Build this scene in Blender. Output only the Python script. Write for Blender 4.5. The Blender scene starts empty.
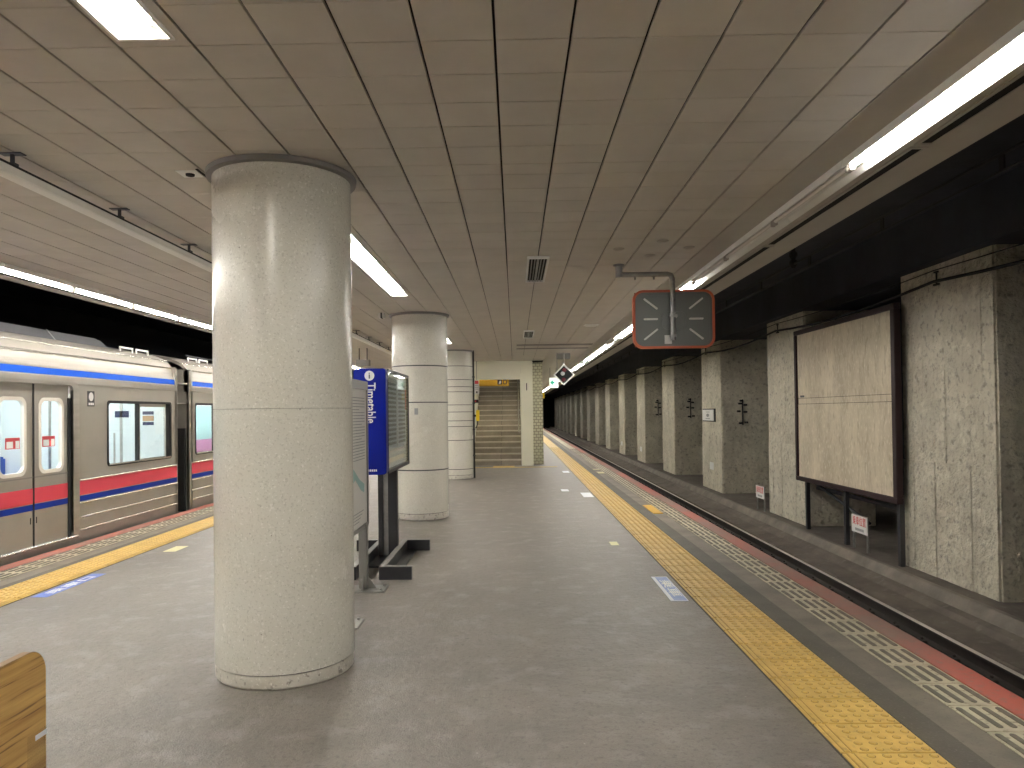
import bpy, bmesh, math, random
from mathutils import Matrix, Vector
random.seed(7)
D = bpy.data
SC = bpy.context.scene
COL = SC.collection

# ------------------------------------------------------------------ camera
H = 1.5; FPX = 740.0
yaw, pit, rol = math.radians(0.8), math.radians(0.8), math.radians(0.7)
fwd = Vector((-math.sin(yaw)*math.cos(pit), math.cos(yaw)*math.cos(pit), math.sin(pit)))
r0 = fwd.cross(Vector((0, 0, 1))).normalized(); u0 = r0.cross(fwd)
RT = r0*math.cos(rol) - u0*math.sin(rol); UP = u0*math.cos(rol) + r0*math.sin(rol)
cd = D.cameras.new('camera'); cam = D.objects.new('camera', cd); COL.objects.link(cam)
cam.matrix_world = Matrix(((RT.x, UP.x, -fwd.x, 0), (RT.y, UP.y, -fwd.y, 0), (RT.z, UP.z, -fwd.z, H), (0, 0, 0, 1)))
cd.sensor_fit = 'HORIZONTAL'; cd.sensor_width = 36.0; cd.lens = FPX/1024*36
cd.shift_x = 0.00728; cd.shift_y = 0.01738; cd.clip_start = 0.02; cd.clip_end = 400
SC.camera = cam
PX, PY = 504.54, 401.79
def project(x, y, z):
    v = Vector((x, y, z-H)); d = v.dot(fwd)
    return (PX + FPX*v.dot(RT)/d, PY - FPX*v.dot(UP)/d) if d > 0.05 else None

# ------------------------------------------------------------------ world and exposure
w = D.worlds.new('world'); SC.world = w; w.use_nodes = True
w.node_tree.nodes['Background'].inputs[0].default_value = (0.010, 0.011, 0.014, 1)
w.node_tree.nodes['Background'].inputs[1].default_value = 1.0
SC.view_settings.view_transform = 'Standard'; SC.view_settings.look = 'None'
SC.view_settings.gamma = 1.0; SC.view_settings.use_curve_mapping = False
SC.view_settings.exposure = 1.75
TUBE = 31.5          # radiance of a lit fluorescent tube
CARTUBE = 14.0       # tubes inside the train

# ------------------------------------------------------------------ materials
MATS = {}
def mat(name, col, rough=0.6, metal=0.0, col2=None, nscale=4.0, ndet=6.0, lo=0.35, hi=0.65,
        fine=None, bump=None, world=False, rnd=0.0, emit=None, spec=0.5, stretch=None, rough2=None, coat=0.0):
    """procedural principled material: two-colour noise, optional fine speckle, bump, per-object variation"""
    m = D.materials.new(name); m.use_nodes = True; nt = m.node_tree; N = nt.nodes; L = nt.links
    b = N['Principled BSDF']
    b.inputs['Roughness'].default_value = rough; b.inputs['Metallic'].default_value = metal
    b.inputs['Specular IOR Level'].default_value = spec
    b.inputs['Coat Weight'].default_value = coat; b.inputs['Coat Roughness'].default_value = 0.12
    b.inputs['Base Color'].default_value = (*col, 1)
    if world: src = N.new('ShaderNodeNewGeometry').outputs['Position']
    else: src = N.new('ShaderNodeTexCoord').outputs['Object']
    if stretch:
        mp = N.new('ShaderNodeMapping'); mp.inputs['Scale'].default_value = stretch; L.new(src, mp.inputs[0]); src = mp.outputs[0]
    out = None
    if col2:
        n = N.new('ShaderNodeTexNoise'); n.inputs['Scale'].default_value = nscale; n.inputs['Detail'].default_value = ndet
        n.inputs['Roughness'].default_value = 0.62; L.new(src, n.inputs['Vector'])
        r = N.new('ShaderNodeMapRange'); r.inputs[1].default_value = lo; r.inputs[2].default_value = hi; L.new(n.outputs[0], r.inputs[0])
        mx = N.new('ShaderNodeMix'); mx.data_type = 'RGBA'
        mx.inputs[6].default_value = (*col, 1); mx.inputs[7].default_value = (*col2, 1)
        L.new(r.outputs[0], mx.inputs[0]); out = mx.outputs[2]
        if rough2 is not None:
            rr = N.new('ShaderNodeMapRange'); rr.inputs[3].default_value = rough; rr.inputs[4].default_value = rough2
            L.new(r.outputs[0], rr.inputs[0]); L.new(rr.outputs[0], b.inputs['Roughness'])
    for fc in (fine or []):
        fcol, fs, flo, fhi, fmax = fc
        n = N.new('ShaderNodeTexNoise'); n.inputs['Scale'].default_value = fs; n.inputs['Detail'].default_value = 3.0; L.new(src, n.inputs['Vector'])
        r = N.new('ShaderNodeMapRange'); r.inputs[1].default_value = flo; r.inputs[2].default_value = fhi; r.inputs[4].default_value = fmax
        L.new(n.outputs[0], r.inputs[0])
        mx = N.new('ShaderNodeMix'); mx.data_type = 'RGBA'; mx.inputs[6].default_value = (*col, 1)
        if out: L.new(out, mx.inputs[6])
        mx.inputs[7].default_value = (*fcol, 1); L.new(r.outputs[0], mx.inputs[0]); out = mx.outputs[2]
    if rnd:
        oi = N.new('ShaderNodeObjectInfo'); r = N.new('ShaderNodeMapRange')
        r.inputs[3].default_value = 1-rnd; r.inputs[4].default_value = 1+rnd; L.new(oi.outputs['Random'], r.inputs[0])
        mx = N.new('ShaderNodeMix'); mx.data_type = 'RGBA'; mx.blend_type = 'MULTIPLY'; mx.inputs[0].default_value = 1
        mx.inputs[6].default_value = (*col, 1)
        if out: L.new(out, mx.inputs[6])
        L.new(r.outputs[0], mx.inputs[7]); out = mx.outputs[2]
    if out: L.new(out, b.inputs['Base Color'])
    if bump:
        prev = None
        for (bs, bst, bd) in (bump if isinstance(bump, list) else [bump]):
            n = N.new('ShaderNodeTexNoise'); n.inputs['Scale'].default_value = bs; n.inputs['Detail'].default_value = 5.0; L.new(src, n.inputs['Vector'])
            bp = N.new('ShaderNodeBump'); bp.inputs['Strength'].default_value = bst; bp.inputs['Distance'].default_value = bd
            L.new(n.outputs[0], bp.inputs['Height'])
            if prev: L.new(prev, bp.inputs['Normal'])
            prev = bp.outputs[0]
        L.new(prev, b.inputs['Normal'])
    if emit:
        b.inputs['Emission Color'].default_value = (*emit[0], 1); b.inputs['Emission Strength'].default_value = emit[1]
    MATS[name] = m
    return m

mat('platform_mortar', (0.225, 0.20, 0.177), 0.55, col2=(0.115, 0.100, 0.088), nscale=1.1, ndet=12, lo=0.30, hi=0.74, world=True,
    fine=[((0.31, 0.285, 0.265), 5, 0.52, 0.75, 0.5), ((0.085, 0.075, 0.068), 38, 0.54, 0.72, 0.6), ((0.08, 0.07, 0.063), 120, 0.56, 0.70, 0.55), ((0.5, 0.47, 0.44), 45, 0.70, 0.78, 0.6)],
    bump=[(110, 0.5, 0.005), (16, 0.45, 0.012)], rough2=0.42)
mat('mortar_band', (0.22, 0.195, 0.155), 0.6, col2=(0.145, 0.128, 0.105), nscale=3, world=True, fine=[((0.1, 0.09, 0.08), 70, 0.58, 0.72, 0.6)], bump=(80, 0.3, 0.004))
mat('asphalt_band', (0.115, 0.10, 0.082), 0.65, col2=(0.085, 0.074, 0.062), nscale=3, world=True, fine=[((0.17, 0.16, 0.14), 80, 0.6, 0.72, 0.6)], bump=(80, 0.4, 0.005))
mat('edge_red', (0.43, 0.115, 0.085), 0.55, col2=(0.27, 0.165, 0.135), nscale=0.45, ndet=8, lo=0.44, hi=0.58, world=True, fine=[((0.22, 0.16, 0.14), 25, 0.52, 0.72, 0.6)], bump=(60, 0.25, 0.003))
mat('tactile_yellow', (0.70, 0.475, 0.135), 0.5, col2=(0.57, 0.37, 0.10), nscale=6, world=True, rnd=0.06, fine=[((0.33, 0.22, 0.08), 28, 0.56, 0.75, 0.6)], bump=(120, 0.15, 0.002))
mat('tactile_dot', (0.68, 0.46, 0.13), 0.5, col2=(0.55, 0.35, 0.10), nscale=20, world=True)
mat('tile_dirt', (0.26, 0.155, 0.04), 0.7, col2=(0.40, 0.25, 0.07), nscale=30, world=True)
mat('pale_tile', (0.60, 0.545, 0.40), 0.55, col2=(0.42, 0.38, 0.28), nscale=5, world=True, rnd=0.08, fine=[((0.16, 0.14, 0.11), 30, 0.57, 0.7, 0.7)], bump=(90, 0.2, 0.003))
mat('dark_bar', (0.12, 0.105, 0.085), 0.6, col2=(0.2, 0.18, 0.14), nscale=14, world=True, lo=0.45, hi=0.7)
mat('grout', (0.06, 0.05, 0.04), 0.8)
mat('ceiling_tile', (0.60, 0.565, 0.51), 0.55, col2=(0.55, 0.515, 0.465), nscale=3, world=True, rnd=0.035, bump=(60, 0.04, 0.001))
mat('ceiling_void', (0.03, 0.028, 0.026), 0.9)
mat('soffit', (0.52, 0.485, 0.44), 0.5, col2=(0.46, 0.43, 0.39), nscale=1.5, world=True)
mat('cream_panel', (0.88, 0.87, 0.72), 0.45, col2=(0.82, 0.81, 0.66), nscale=1.2, world=True)
mat('terrazzo', (0.70, 0.685, 0.61), 0.22, col2=(0.64, 0.62, 0.545), nscale=1.6, world=True,
    fine=[((0.46, 0.44, 0.38), 85, 0.57, 0.66, 0.6), ((0.84, 0.82, 0.76), 70, 0.60, 0.68, 0.7), ((0.15, 0.14, 0.125), 65, 0.71, 0.75, 0.7)], bump=(120, 0.05, 0.001), rough2=0.28)
mat('terrazzo_base', (0.62, 0.59, 0.52), 0.45, col2=(0.5, 0.47, 0.4), nscale=6, world=True,
    fine=[((0.2, 0.18, 0.15), 30, 0.58, 0.68, 0.8), ((0.84, 0.82, 0.76), 70, 0.60, 0.68, 0.7)], bump=(60, 0.3, 0.006))
mat('grey_paint', (0.22, 0.21, 0.20), 0.5)
mat('concrete', (0.70, 0.645, 0.52), 0.8, col2=(0.50, 0.455, 0.36), nscale=1.3, ndet=10, lo=0.33, hi=0.7, world=True,
    fine=[((0.20, 0.175, 0.135), 9, 0.58, 0.74, 0.65), ((0.78, 0.73, 0.60), 6, 0.54, 0.75, 0.7), ((0.22, 0.195, 0.155), 15, 0.57, 0.72, 0.6)], bump=[(9, 1.0, 0.05), (34, 0.9, 0.02)])
mat('ledge_concrete', (0.16, 0.132, 0.108), 0.85, col2=(0.095, 0.079, 0.065), nscale=1.6, ndet=8, world=True, fine=[((0.22, 0.195, 0.165), 8, 0.58, 0.75, 0.6)], bump=(30, 0.5, 0.01))
mat('kerb_concrete', (0.24, 0.21, 0.175), 0.85, col2=(0.15, 0.13, 0.11), nscale=2.2, ndet=8, world=True, bump=(30, 0.5, 0.01))
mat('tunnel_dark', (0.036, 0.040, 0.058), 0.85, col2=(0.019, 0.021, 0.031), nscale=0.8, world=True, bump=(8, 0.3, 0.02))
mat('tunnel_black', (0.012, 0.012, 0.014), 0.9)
mat('ballast', (0.022, 0.02, 0.018), 0.9, col2=(0.012, 0.011, 0.01), nscale=12, world=True, bump=(40, 0.8, 0.03))
mat('rail_steel', (0.80, 0.77, 0.72), 0.35, 0.6)
mat('rail_rust', (0.035, 0.028, 0.024), 0.7, 0.3)
mat('stair_stone', (0.54, 0.48, 0.39), 0.65, col2=(0.42, 0.37, 0.295), nscale=2.5, world=True, rnd=0.07, fine=[((0.16, 0.14, 0.11), 35, 0.6, 0.74, 0.6)], bump=(50, 0.2, 0.004))
mat('riser_stone', (0.31, 0.265, 0.21), 0.7, col2=(0.23, 0.195, 0.155), nscale=2.5, world=True, rnd=0.1)
mat('stainless', (0.54, 0.51, 0.465), 0.34, 0.9, col2=(0.42, 0.395, 0.355), nscale=1.5, world=True, stretch=(1, 0.3, 6))
mat('stainless_bright', (0.78, 0.76, 0.72), 0.2, 0.95)
mat('stainless_matte', (0.46, 0.43, 0.385), 0.45, 0.75, col2=(0.42, 0.395, 0.35), nscale=2, world=True)
mat('train_roof', (0.31, 0.28, 0.245), 0.5, 0.2)
mat('ac_grey', (0.11, 0.11, 0.118), 0.6)
mat('stripe_blue', (0.0, 0.075, 0.52), 0.5, spec=0.15)
mat('stripe_navy', (0.002, 0.03, 0.30), 0.5, spec=0.2)
mat('stripe_red', (0.60, 0.045, 0.075), 0.4)
mat('rubber', (0.012, 0.012, 0.013), 0.7)
mat('car_white', (0.80, 0.83, 0.83), 0.4)
mat('car_floor', (0.28, 0.28, 0.29), 0.6)
mat('seat_blue', (0.06, 0.12, 0.42), 0.85, bump=(200, 0.2, 0.002))
mat('seat_pink', (0.45, 0.2, 0.34), 0.85, bump=(200, 0.2, 0.002))
mat('navy_sign', (0.012, 0.02, 0.085), 0.4)
mat('white_plastic', (0.82, 0.82, 0.80), 0.4)
mat('paper', (0.74, 0.73, 0.69), 0.6)
mat('print_grey', (0.30, 0.31, 0.31), 0.6)
mat('print_dark', (0.06, 0.06, 0.065), 0.6)
mat('print_teal', (0.32, 0.52, 0.50), 0.6)
mat('print_red', (0.62, 0.06, 0.07), 0.5)
mat('sticker_orange', (0.55, 0.32, 0.16), 0.6)
mat('poster_yellow', (0.62, 0.60, 0.30), 0.6)
mat('info_blue', (0.002, 0.010, 0.235), 0.35, spec=0.2)
mat('label_blue', (0.24, 0.33, 0.62), 0.5, col2=(0.36, 0.44, 0.68), nscale=14, world=True)
mat('label_deep', (0.09, 0.15, 0.52), 0.5, col2=(0.16, 0.24, 0.58), nscale=10, world=True)
mat('gasket', (0.80, 0.75, 0.68), 0.35)
mat('label_white', (0.76, 0.78, 0.84), 0.5)
mat('pale_yellow', (0.66, 0.62, 0.36), 0.5)
mat('steel_dark', (0.05, 0.05, 0.055), 0.4, 0.4)
mat('steel_grey', (0.30, 0.29, 0.275), 0.45, 0.5)
mat('galvanised', (0.46, 0.46, 0.45), 0.38, 0.85, col2=(0.34, 0.34, 0.335), nscale=12)
mat('mirror_back', (0.20, 0.21, 0.205), 0.4, 0.35)
mat('mirror_rib', (0.85, 0.85, 0.82), 0.35, 0.1)
mat('mirror_orange', (0.78, 0.17, 0.075), 0.4)
mat('mirror_face', (0.9, 0.9, 0.9), 0.03, 1.0)
mat('maroon_frame', (0.028, 0.013, 0.014), 0.6, spec=0.3)
mat('billboard_panel', (0.66, 0.575, 0.435), 0.8, col2=(0.46, 0.39, 0.285), nscale=1.5, ndet=10, lo=0.33, hi=0.7, world=True,
    fine=[((0.36, 0.30, 0.21), 8, 0.54, 0.70, 0.6), ((0.78, 0.71, 0.57), 18, 0.55, 0.7, 0.6)], stretch=(1, 1.6, 0.6), bump=(30, 0.4, 0.008))
mat('wood', (0.68, 0.43, 0.14), 0.38, col2=(0.42, 0.225, 0.06), nscale=1.6, ndet=6, lo=0.36, hi=0.62, stretch=(1.0, 0.8, 20), fine=[((0.15, 0.07, 0.02), 3.2, 0.56, 0.62, 0.75)], coat=0.3)
mat('wood_edge', (0.20, 0.11, 0.045), 0.6)
mat('signal_yellow', (0.78, 0.56, 0.0), 0.45)
mat('guide_yellow', (0.62, 0.36, 0.02), 0.4)
mat('lamp_white', (0.86, 0.86, 0.82), 0.35)
mat('lit_tube', (0.9, 0.9, 0.9), 0.4, emit=((1.0, 0.965, 0.90), TUBE))
mat('unlit_tube', (0.72, 0.69, 0.63), 0.35)
mat('lamp_cap', (0.45, 0.42, 0.38), 0.5)
mat('car_tube', (0.9, 0.9, 0.9), 0.4, emit=((0.93, 0.98, 1.0), CARTUBE))
mat('exit_lit', (0.8, 0.85, 0.8), 0.4, emit=((0.85, 1.0, 0.92), 0.28))
mat('exit_green', (0.0, 0.30, 0.17), 0.4, emit=((0.0, 0.5, 0.3), 0.12))
mat('signal_dark', (0.012, 0.014, 0.014), 0.4, spec=0.15)
mat('signal_red', (0.12, 0.012, 0.018), 0.2)
def glass(name, tint=(1, 1, 1), rough=0.0, thru=0.9):
    """thin pane: mostly transparent with a clear-coat reflection"""
    m = D.materials.new(name); m.use_nodes = True; nt = m.node_tree; N = nt.nodes; L = nt.links
    N.remove(N['Principled BSDF'])
    t = N.new('ShaderNodeBsdfTransparent'); t.inputs[0].default_value = (*tint, 1)
    g = N.new('ShaderNodeBsdfGlossy'); g.inputs['Roughness'].default_value = 0.03
    f = N.new('ShaderNodeFresnel'); f.inputs[0].default_value = 1.5
    ge = N.new('ShaderNodeNewGeometry'); iv = N.new('ShaderNodeMath'); iv.operation = 'SUBTRACT'; iv.inputs[0].default_value = 1.0; L.new(ge.outputs['Backfacing'], iv.inputs[1])
    ml = N.new('ShaderNodeMath'); ml.operation = 'MULTIPLY'; L.new(f.outputs[0], ml.inputs[0]); L.new(iv.outputs[0], ml.inputs[1])   # reflect on the outer surface only
    mx = N.new('ShaderNodeMixShader'); L.new(ml.outputs[0], mx.inputs[0]); L.new(t.outputs[0], mx.inputs[1]); L.new(g.outputs[0], mx.inputs[2])
    L.new(mx.outputs[0], N['Material Output'].inputs[0]); MATS[name] = m
glass('pane_glass', (0.93, 0.96, 0.95)); glass('clear_film', (0.93, 0.93, 0.92))
def brick_material():
    m = D.materials.new('glazed_brick'); m.use_nodes = True; nt = m.node_tree; N = nt.nodes; L = nt.links; b = N['Principled BSDF']
    g = N.new('ShaderNodeNewGeometry'); s = N.new('ShaderNodeSeparateXYZ'); L.new(g.outputs['Position'], s.inputs[0])
    a = N.new('ShaderNodeMath'); L.new(s.outputs[0], a.inputs[0]); L.new(s.outputs[1], a.inputs[1])
    c = N.new('ShaderNodeCombineXYZ'); L.new(a.outputs[0], c.inputs[0]); L.new(s.outputs[2], c.inputs[1])
    t = N.new('ShaderNodeTexBrick'); t.inputs['Scale'].default_value = 1.0; L.new(c.outputs[0], t.inputs['Vector'])
    t.inputs['Color1'].default_value = (0.62, 0.60, 0.42, 1); t.inputs['Color2'].default_value = (0.54, 0.52, 0.36, 1); t.inputs['Mortar'].default_value = (0.22, 0.21, 0.16, 1)
    t.inputs['Brick Width'].default_value = 0.115; t.inputs['Row Height'].default_value = 0.085; t.inputs['Mortar Size'].default_value = 0.008
    L.new(t.outputs['Color'], b.inputs['Base Color']); b.inputs['Roughness'].default_value = 0.3
    bp = N.new('ShaderNodeBump'); bp.inputs['Strength'].default_value = 0.5; bp.inputs['Distance'].default_value = 0.004; bp.invert = True
    L.new(t.outputs['Fac'], bp.inputs['Height']); L.new(bp.outputs[0], b.inputs['Normal']); MATS['glazed_brick'] = m
brick_material()

# ------------------------------------------------------------------ mesh helpers
mX = lambda u, v, d: (d, u, v)      # drawing on a face of constant X: u = Y, v = Z
mY = lambda u, v, d: (u, d, v)      # face of constant Y: u = X, v = Z
mZ = lambda u, v, d: (u, v, d)      # face of constant Z: u = X, v = Y
def rrect(u0, u1, v0, v1, r, n=5):
    pts = []
    for cx, cy, a in ((u1-r, v1-r, 0), (u0+r, v1-r, 90), (u0+r, v0+r, 180), (u1-r, v0+r, 270)):
        for i in range(n+1):
            t = math.radians(a + 90*i/n); pts.append((cx+r*math.cos(t), cy+r*math.sin(t)))
    return pts
class MB:
    def __init__(s): s.v = []; s.f = []; s.m = []; s.sm = []
    def add(s, vs, fs, mi=0, smooth=False):
        o = len(s.v); s.v += [tuple(p) for p in vs]
        for f in fs: s.f.append(tuple(i+o for i in f)); s.m.append(mi); s.sm.append(smooth)
        return s
    def box(s, x0, x1, y0, y1, z0, z1, mi=0):
        return s.add([(x, y, z) for z in (z0, z1) for y in (y0, y1) for x in (x0, x1)],
                     [(0, 2, 3, 1), (4, 5, 7, 6), (0, 1, 5, 4), (2, 6, 7, 3), (0, 4, 6, 2), (1, 3, 7, 5)], mi)
    def cyl(s, p0, p1, r, n=12, r1=None, mi=0, caps=True):
        p0 = Vector(p0); p1 = Vector(p1); d = (p1-p0).normalized(); r1 = r if r1 is None else r1
        a = d.orthogonal().normalized(); b = d.cross(a); vs = []
        for p, q in ((p0, r), (p1, r1)):
            for i in range(n):
                t = 2*math.pi*i/n; vs.append(p + (a*math.cos(t) + b*math.sin(t))*q)
        s.add(vs, [(i, (i+1) % n, n+(i+1) % n, n+i) for i in range(n)], mi, True)
        if caps: s.add(vs[:n], [tuple(range(n))[::-1]], mi); s.add(vs[n:], [tuple(range(n))], mi)
        return s
    def tube(s, pts, r, n=8, mi=0):
        pts = [Vector(p) for p in pts]; vs = []; k = len(pts); ref = None
        for i, p in enumerate(pts):
            d = (pts[min(i+1, k-1)] - pts[max(i-1, 0)]).normalized()
            if ref is None: ref = d.orthogonal().normalized()
            ref = (ref - d*ref.dot(d)).normalized(); b = d.cross(ref)
            vs += [p + (ref*math.cos(2*math.pi*j/n) + b*math.sin(2*math.pi*j/n))*r for j in range(n)]
        fs = [(i*n+j, i*n+(j+1) % n, (i+1)*n+(j+1) % n, (i+1)*n+j) for i in range(k-1) for j in range(n)]
        s.add(vs, fs, mi, True); s.add(vs[:n], [tuple(range(n))[::-1]], mi); s.add(vs[-n:], [tuple(range(n))], mi)
        return s
    def plate(s, pts, mp, d0, d1, mi=0):
        n = len(pts); vs = [mp(u, v, d0) for u, v in pts] + [mp(u, v, d1) for u, v in pts]
        return s.add(vs, [tuple(range(n))[::-1], tuple(range(n, 2*n))] + [(i, (i+1) % n, n+(i+1) % n, n+i) for i in range(n)], mi)
    def ring(s, po, pi_, mp, d0, d1, mi=0):
        n = len(po); vs = [mp(u, v, d) for d in (d0, d1) for P in (po, pi_) for u, v in P]
        fs = []
        for i in range(n):
            j = (i+1) % n
            fs += [(i, j, n+j, n+i), (2*n+i, 3*n+i, 3*n+j, 2*n+j), (i, 2*n+i, 2*n+j, j), (n+i, n+j, 3*n+j, 3*n+i)]
        return s.add(vs, fs, mi)
    def lathe(s, prof, cx, cy, n=48, mi=0, smooth=True):
        vs = [(cx+r*math.cos(2*math.pi*i/n), cy+r*math.sin(2*math.pi*i/n), z) for r, z in prof for i in range(n)]
        for a in range(len(prof)-1):      # every band keeps its own vertices: round shading, crisp rims
            s.add(vs[a*n:(a+2)*n], [(i, (i+1) % n, n+(i+1) % n, n+i) for i in range(n)], mi, smooth)
        s.add(vs[:n], [tuple(range(n))[::-1]], mi); s.add(vs[-n:], [tuple(range(n))], mi)
        return s
    def profile(s, prof, y0, y1, mi=0, closed=False, smooth=False):
        """polyline in X,Z swept along Y"""
        n = len(prof); vs = [(x, y, z) for y in (y0, y1) for x, z in prof]
        s.add(vs, [(i, (i+1) % n, n+(i+1) % n, n+i) for i in range(n if closed else n-1)], mi, smooth)
        if closed: s.add(vs[:n], [tuple(range(n))[::-1]], mi); s.add(vs[n:], [tuple(range(n))], mi)
        return s
    def text(s, body, size, fn, mi=0, thick=0.001, align='CENTER', weight=0.0):
        """flat lettering; fn maps (u, v, depth) to the place it stands on"""
        c = D.curves.new('lettering', 'FONT'); c.body = body; c.size = size; c.align_x = align; c.align_y = 'CENTER'; c.resolution_u = 3; c.extrude = thick/2; c.offset = weight
        o = D.objects.new('lettering', c); COL.objects.link(o)
        bpy.context.view_layer.update()
        me = o.evaluated_get(bpy.context.evaluated_depsgraph_get()).to_mesh()
        s.add([fn(v.co.x, v.co.y, v.co.z) for v in me.vertices], [tuple(p.vertices) for p in me.polygons], mi)
        D.objects.remove(o); D.curves.remove(c)
        return s
    def mesh(s, name, mats, off=(0, 0, 0), bev=0.0, recalc=True):
        me = D.meshes.new(name); ox, oy, oz = off
        me.from_pydata([(x-ox, y-oy, z-oz) for x, y, z in s.v], [], s.f)
        me.polygons.foreach_set('material_index', s.m); me.polygons.foreach_set('use_smooth', s.sm)
        for m in mats: me.materials.append(MATS[m])
        if recalc or bev:
            bm = bmesh.new(); bm.from_mesh(me)
            if bev:
                bmesh.ops.remove_doubles(bm, verts=bm.verts, dist=1e-6)
                bmesh.ops.bevel(bm, geom=[e for e in bm.edges if len(e.link_faces) == 2 and e.calc_face_angle(0) > 0.6], offset=bev, segments=2, affect='EDGES')
            bmesh.ops.recalc_face_normals(bm, faces=bm.faces); bm.to_mesh(me); bm.free()
        me.update(); return me
def B(x0, x1, y0, y1, z0, z1): return MB().box(x0, x1, y0, y1, z0, z1)

def tag(o, label=None, cat=None, group=None, kind=None):
    if label: o['label'] = label
    if cat: o['category'] = cat
    if group: o['group'] = group
    if kind: o['kind'] = kind
    return o
def single(name, mb, mats, label, cat, group=None, loc=None, bev=0.0):
    loc = loc or (0, 0, 0); mats = [mats] if isinstance(mats, str) else mats
    o = D.objects.new(name, mb.mesh(name, mats, loc, bev)); o.location = loc; COL.objects.link(o)
    return tag(o, label, cat, group)
def struct(name, mb, mats, label=None, parent=None, bev=0.0):
    mats = [mats] if isinstance(mats, str) else mats
    o = D.objects.new(name, mb.mesh(name, mats, (0, 0, 0), bev)); COL.objects.link(o)
    if parent: o.parent = parent
    else: tag(o, label, None, None, 'structure')
    return o
class Thing:
    def __init__(s, name, label, cat, loc, group=None):
        s.loc = loc; s.o = D.objects.new(name, None); s.o.empty_display_size = 0.1; s.o.location = loc; COL.objects.link(s.o); tag(s.o, label, cat, group)
    def part(s, name, mb, mats, parent=None, bev=0.0, label=None):
        mats = [mats] if isinstance(mats, str) else mats
        o = D.objects.new(name, mb.mesh(name, mats, s.loc, bev)); COL.objects.link(o); o.parent = parent or s.o
        if label: o['label'] = label
        return o
def dup(root, loc, label=None, group=None):
    r = root.copy(); COL.objects.link(r); r.location = loc
    if label: r['label'] = label
    if group: r['group'] = group
    for ch in list(root.children):
        c = ch.copy(); COL.objects.link(c); c.parent = r
        for g in list(ch.children):
            d = g.copy(); COL.objects.link(d); d.parent = c
    return r

# ================================================================== the setting
ZC = 2.925                       # underside of the platform ceiling
YB, YE = -7.0, 118.0             # how far the station runs
XL, XR = -5.20, 2.57             # platform edges
floor = struct('floor', B(XL, XR, YB, YE, -1.35, 0.0), 'platform_mortar', 'worn grey mortar platform floor between the two tracks')
struct('mortar_band', B(1.97, 2.14, YB, YE, -0.02, 0.004), 'mortar_band', parent=floor)
struct('asphalt_band', B(1.815, 1.97, YB, YE, -0.02, 0.003), 'asphalt_band', parent=floor)
struct('mortar_band', B(-4.76, -4.60, YB, YE, -0.02, 0.004), 'mortar_band', parent=floor)
struct('asphalt_band', B(-4.60, -4.52, YB, YE, -0.02, 0.003), 'asphalt_band', parent=floor)
struct('trim_1', B(2.405, XR, YB, YE, -0.06, 0.008), 'edge_red', 'worn red painted edge of the platform beside the empty track')
struct('trim_2', B(XL, -5.04, YB, YE, -0.06, 0.008), 'edge_red', 'worn red painted edge of the platform beside the train')
struct('wall_platform_foot', B(XR-0.12, XR-0.1, YB, YE, -1.35, -0.06).box(XL+0.1, XL+0.12, YB, YE, -1.35, -0.06), 'tunnel_black', 'dark wall under the platform edge')
# track beds
struct('floor_track_right', MB().profile([(2.40, -1.24), (4.95, -1.24), (5.0, -1.13), (5.32, -1.10), (5.40, -1.05), (5.52, -1.02), (5.62, -0.90), (10.6, -0.90), (10.6, -1.5), (2.4, -1.5)], YB, YE, closed=True), 'ledge_concrete', 'dark dusty concrete track bed and ledge of the empty track')
struct('trim_kerb', MB().profile([(5.50, -1.02), (5.53, -0.965), (5.585, -0.893), (5.66, -0.893), (5.66, -1.1), (5.50, -1.1)], YB, YE, closed=True), 'kerb_concrete', 'pale sloping concrete kerb in front of the tunnel columns')
struct('floor_track_left', B(-11.2, XL+0.1, YB, YE, -1.5, -1.24), 'ballast', 'dark track bed under the train')
struct('floor_ballast', B(2.45, 4.66, YB, YE, -1.24, -1.215), 'ballast', 'black ballast between the rails of the empty track')
# dark tunnel shell
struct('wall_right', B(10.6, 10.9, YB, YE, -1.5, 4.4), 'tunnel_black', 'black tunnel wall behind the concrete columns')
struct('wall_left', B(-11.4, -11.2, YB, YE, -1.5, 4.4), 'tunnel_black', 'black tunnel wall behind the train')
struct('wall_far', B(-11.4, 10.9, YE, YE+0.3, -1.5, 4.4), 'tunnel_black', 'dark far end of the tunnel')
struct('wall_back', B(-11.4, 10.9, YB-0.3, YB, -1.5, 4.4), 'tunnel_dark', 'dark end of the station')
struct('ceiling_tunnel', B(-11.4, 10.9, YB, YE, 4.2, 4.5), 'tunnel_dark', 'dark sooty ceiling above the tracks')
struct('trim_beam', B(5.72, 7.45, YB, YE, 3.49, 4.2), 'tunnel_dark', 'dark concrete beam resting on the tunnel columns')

# ceiling: hidden slab, soffits, single tiles
ceil = struct('ceiling', B(-5.21, 2.48, YB, 20.6, 3.07, 3.25).box(-5.21, -1.41, 20.6, YE, 3.07, 3.25).box(0.51, 2.48, 20.6, YE, 3.07, 3.25).box(-1.41, 0.51, 50.02, YE, 3.07, 3.25), 'ceiling_void', 'suspended ceiling of beige square panels over the platform')
XJ = [-0.06 + 0.29*k for k in range(-15, 7)]          # joints running along the platform
struct('soffit_panel', B(XJ[-1]+0.003, 2.48, YB, YE, ZC, 3.0), 'soffit', parent=ceil)
struct('soffit_panel', B(-5.21, XJ[0]-0.003, YB, YE, ZC, 3.0), 'soffit', parent=ceil)
struct('fascia', B(2.48, 2.50, YB, YE, ZC, 4.2), 'soffit', parent=ceil)
struct('fascia', B(-5.23, -5.21, YB, YE, ZC, 4.2), 'soffit', parent=ceil)
rows = [2.813]
while rows[0] > YB+1: rows.insert(0, rows[0]-0.284)
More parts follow.
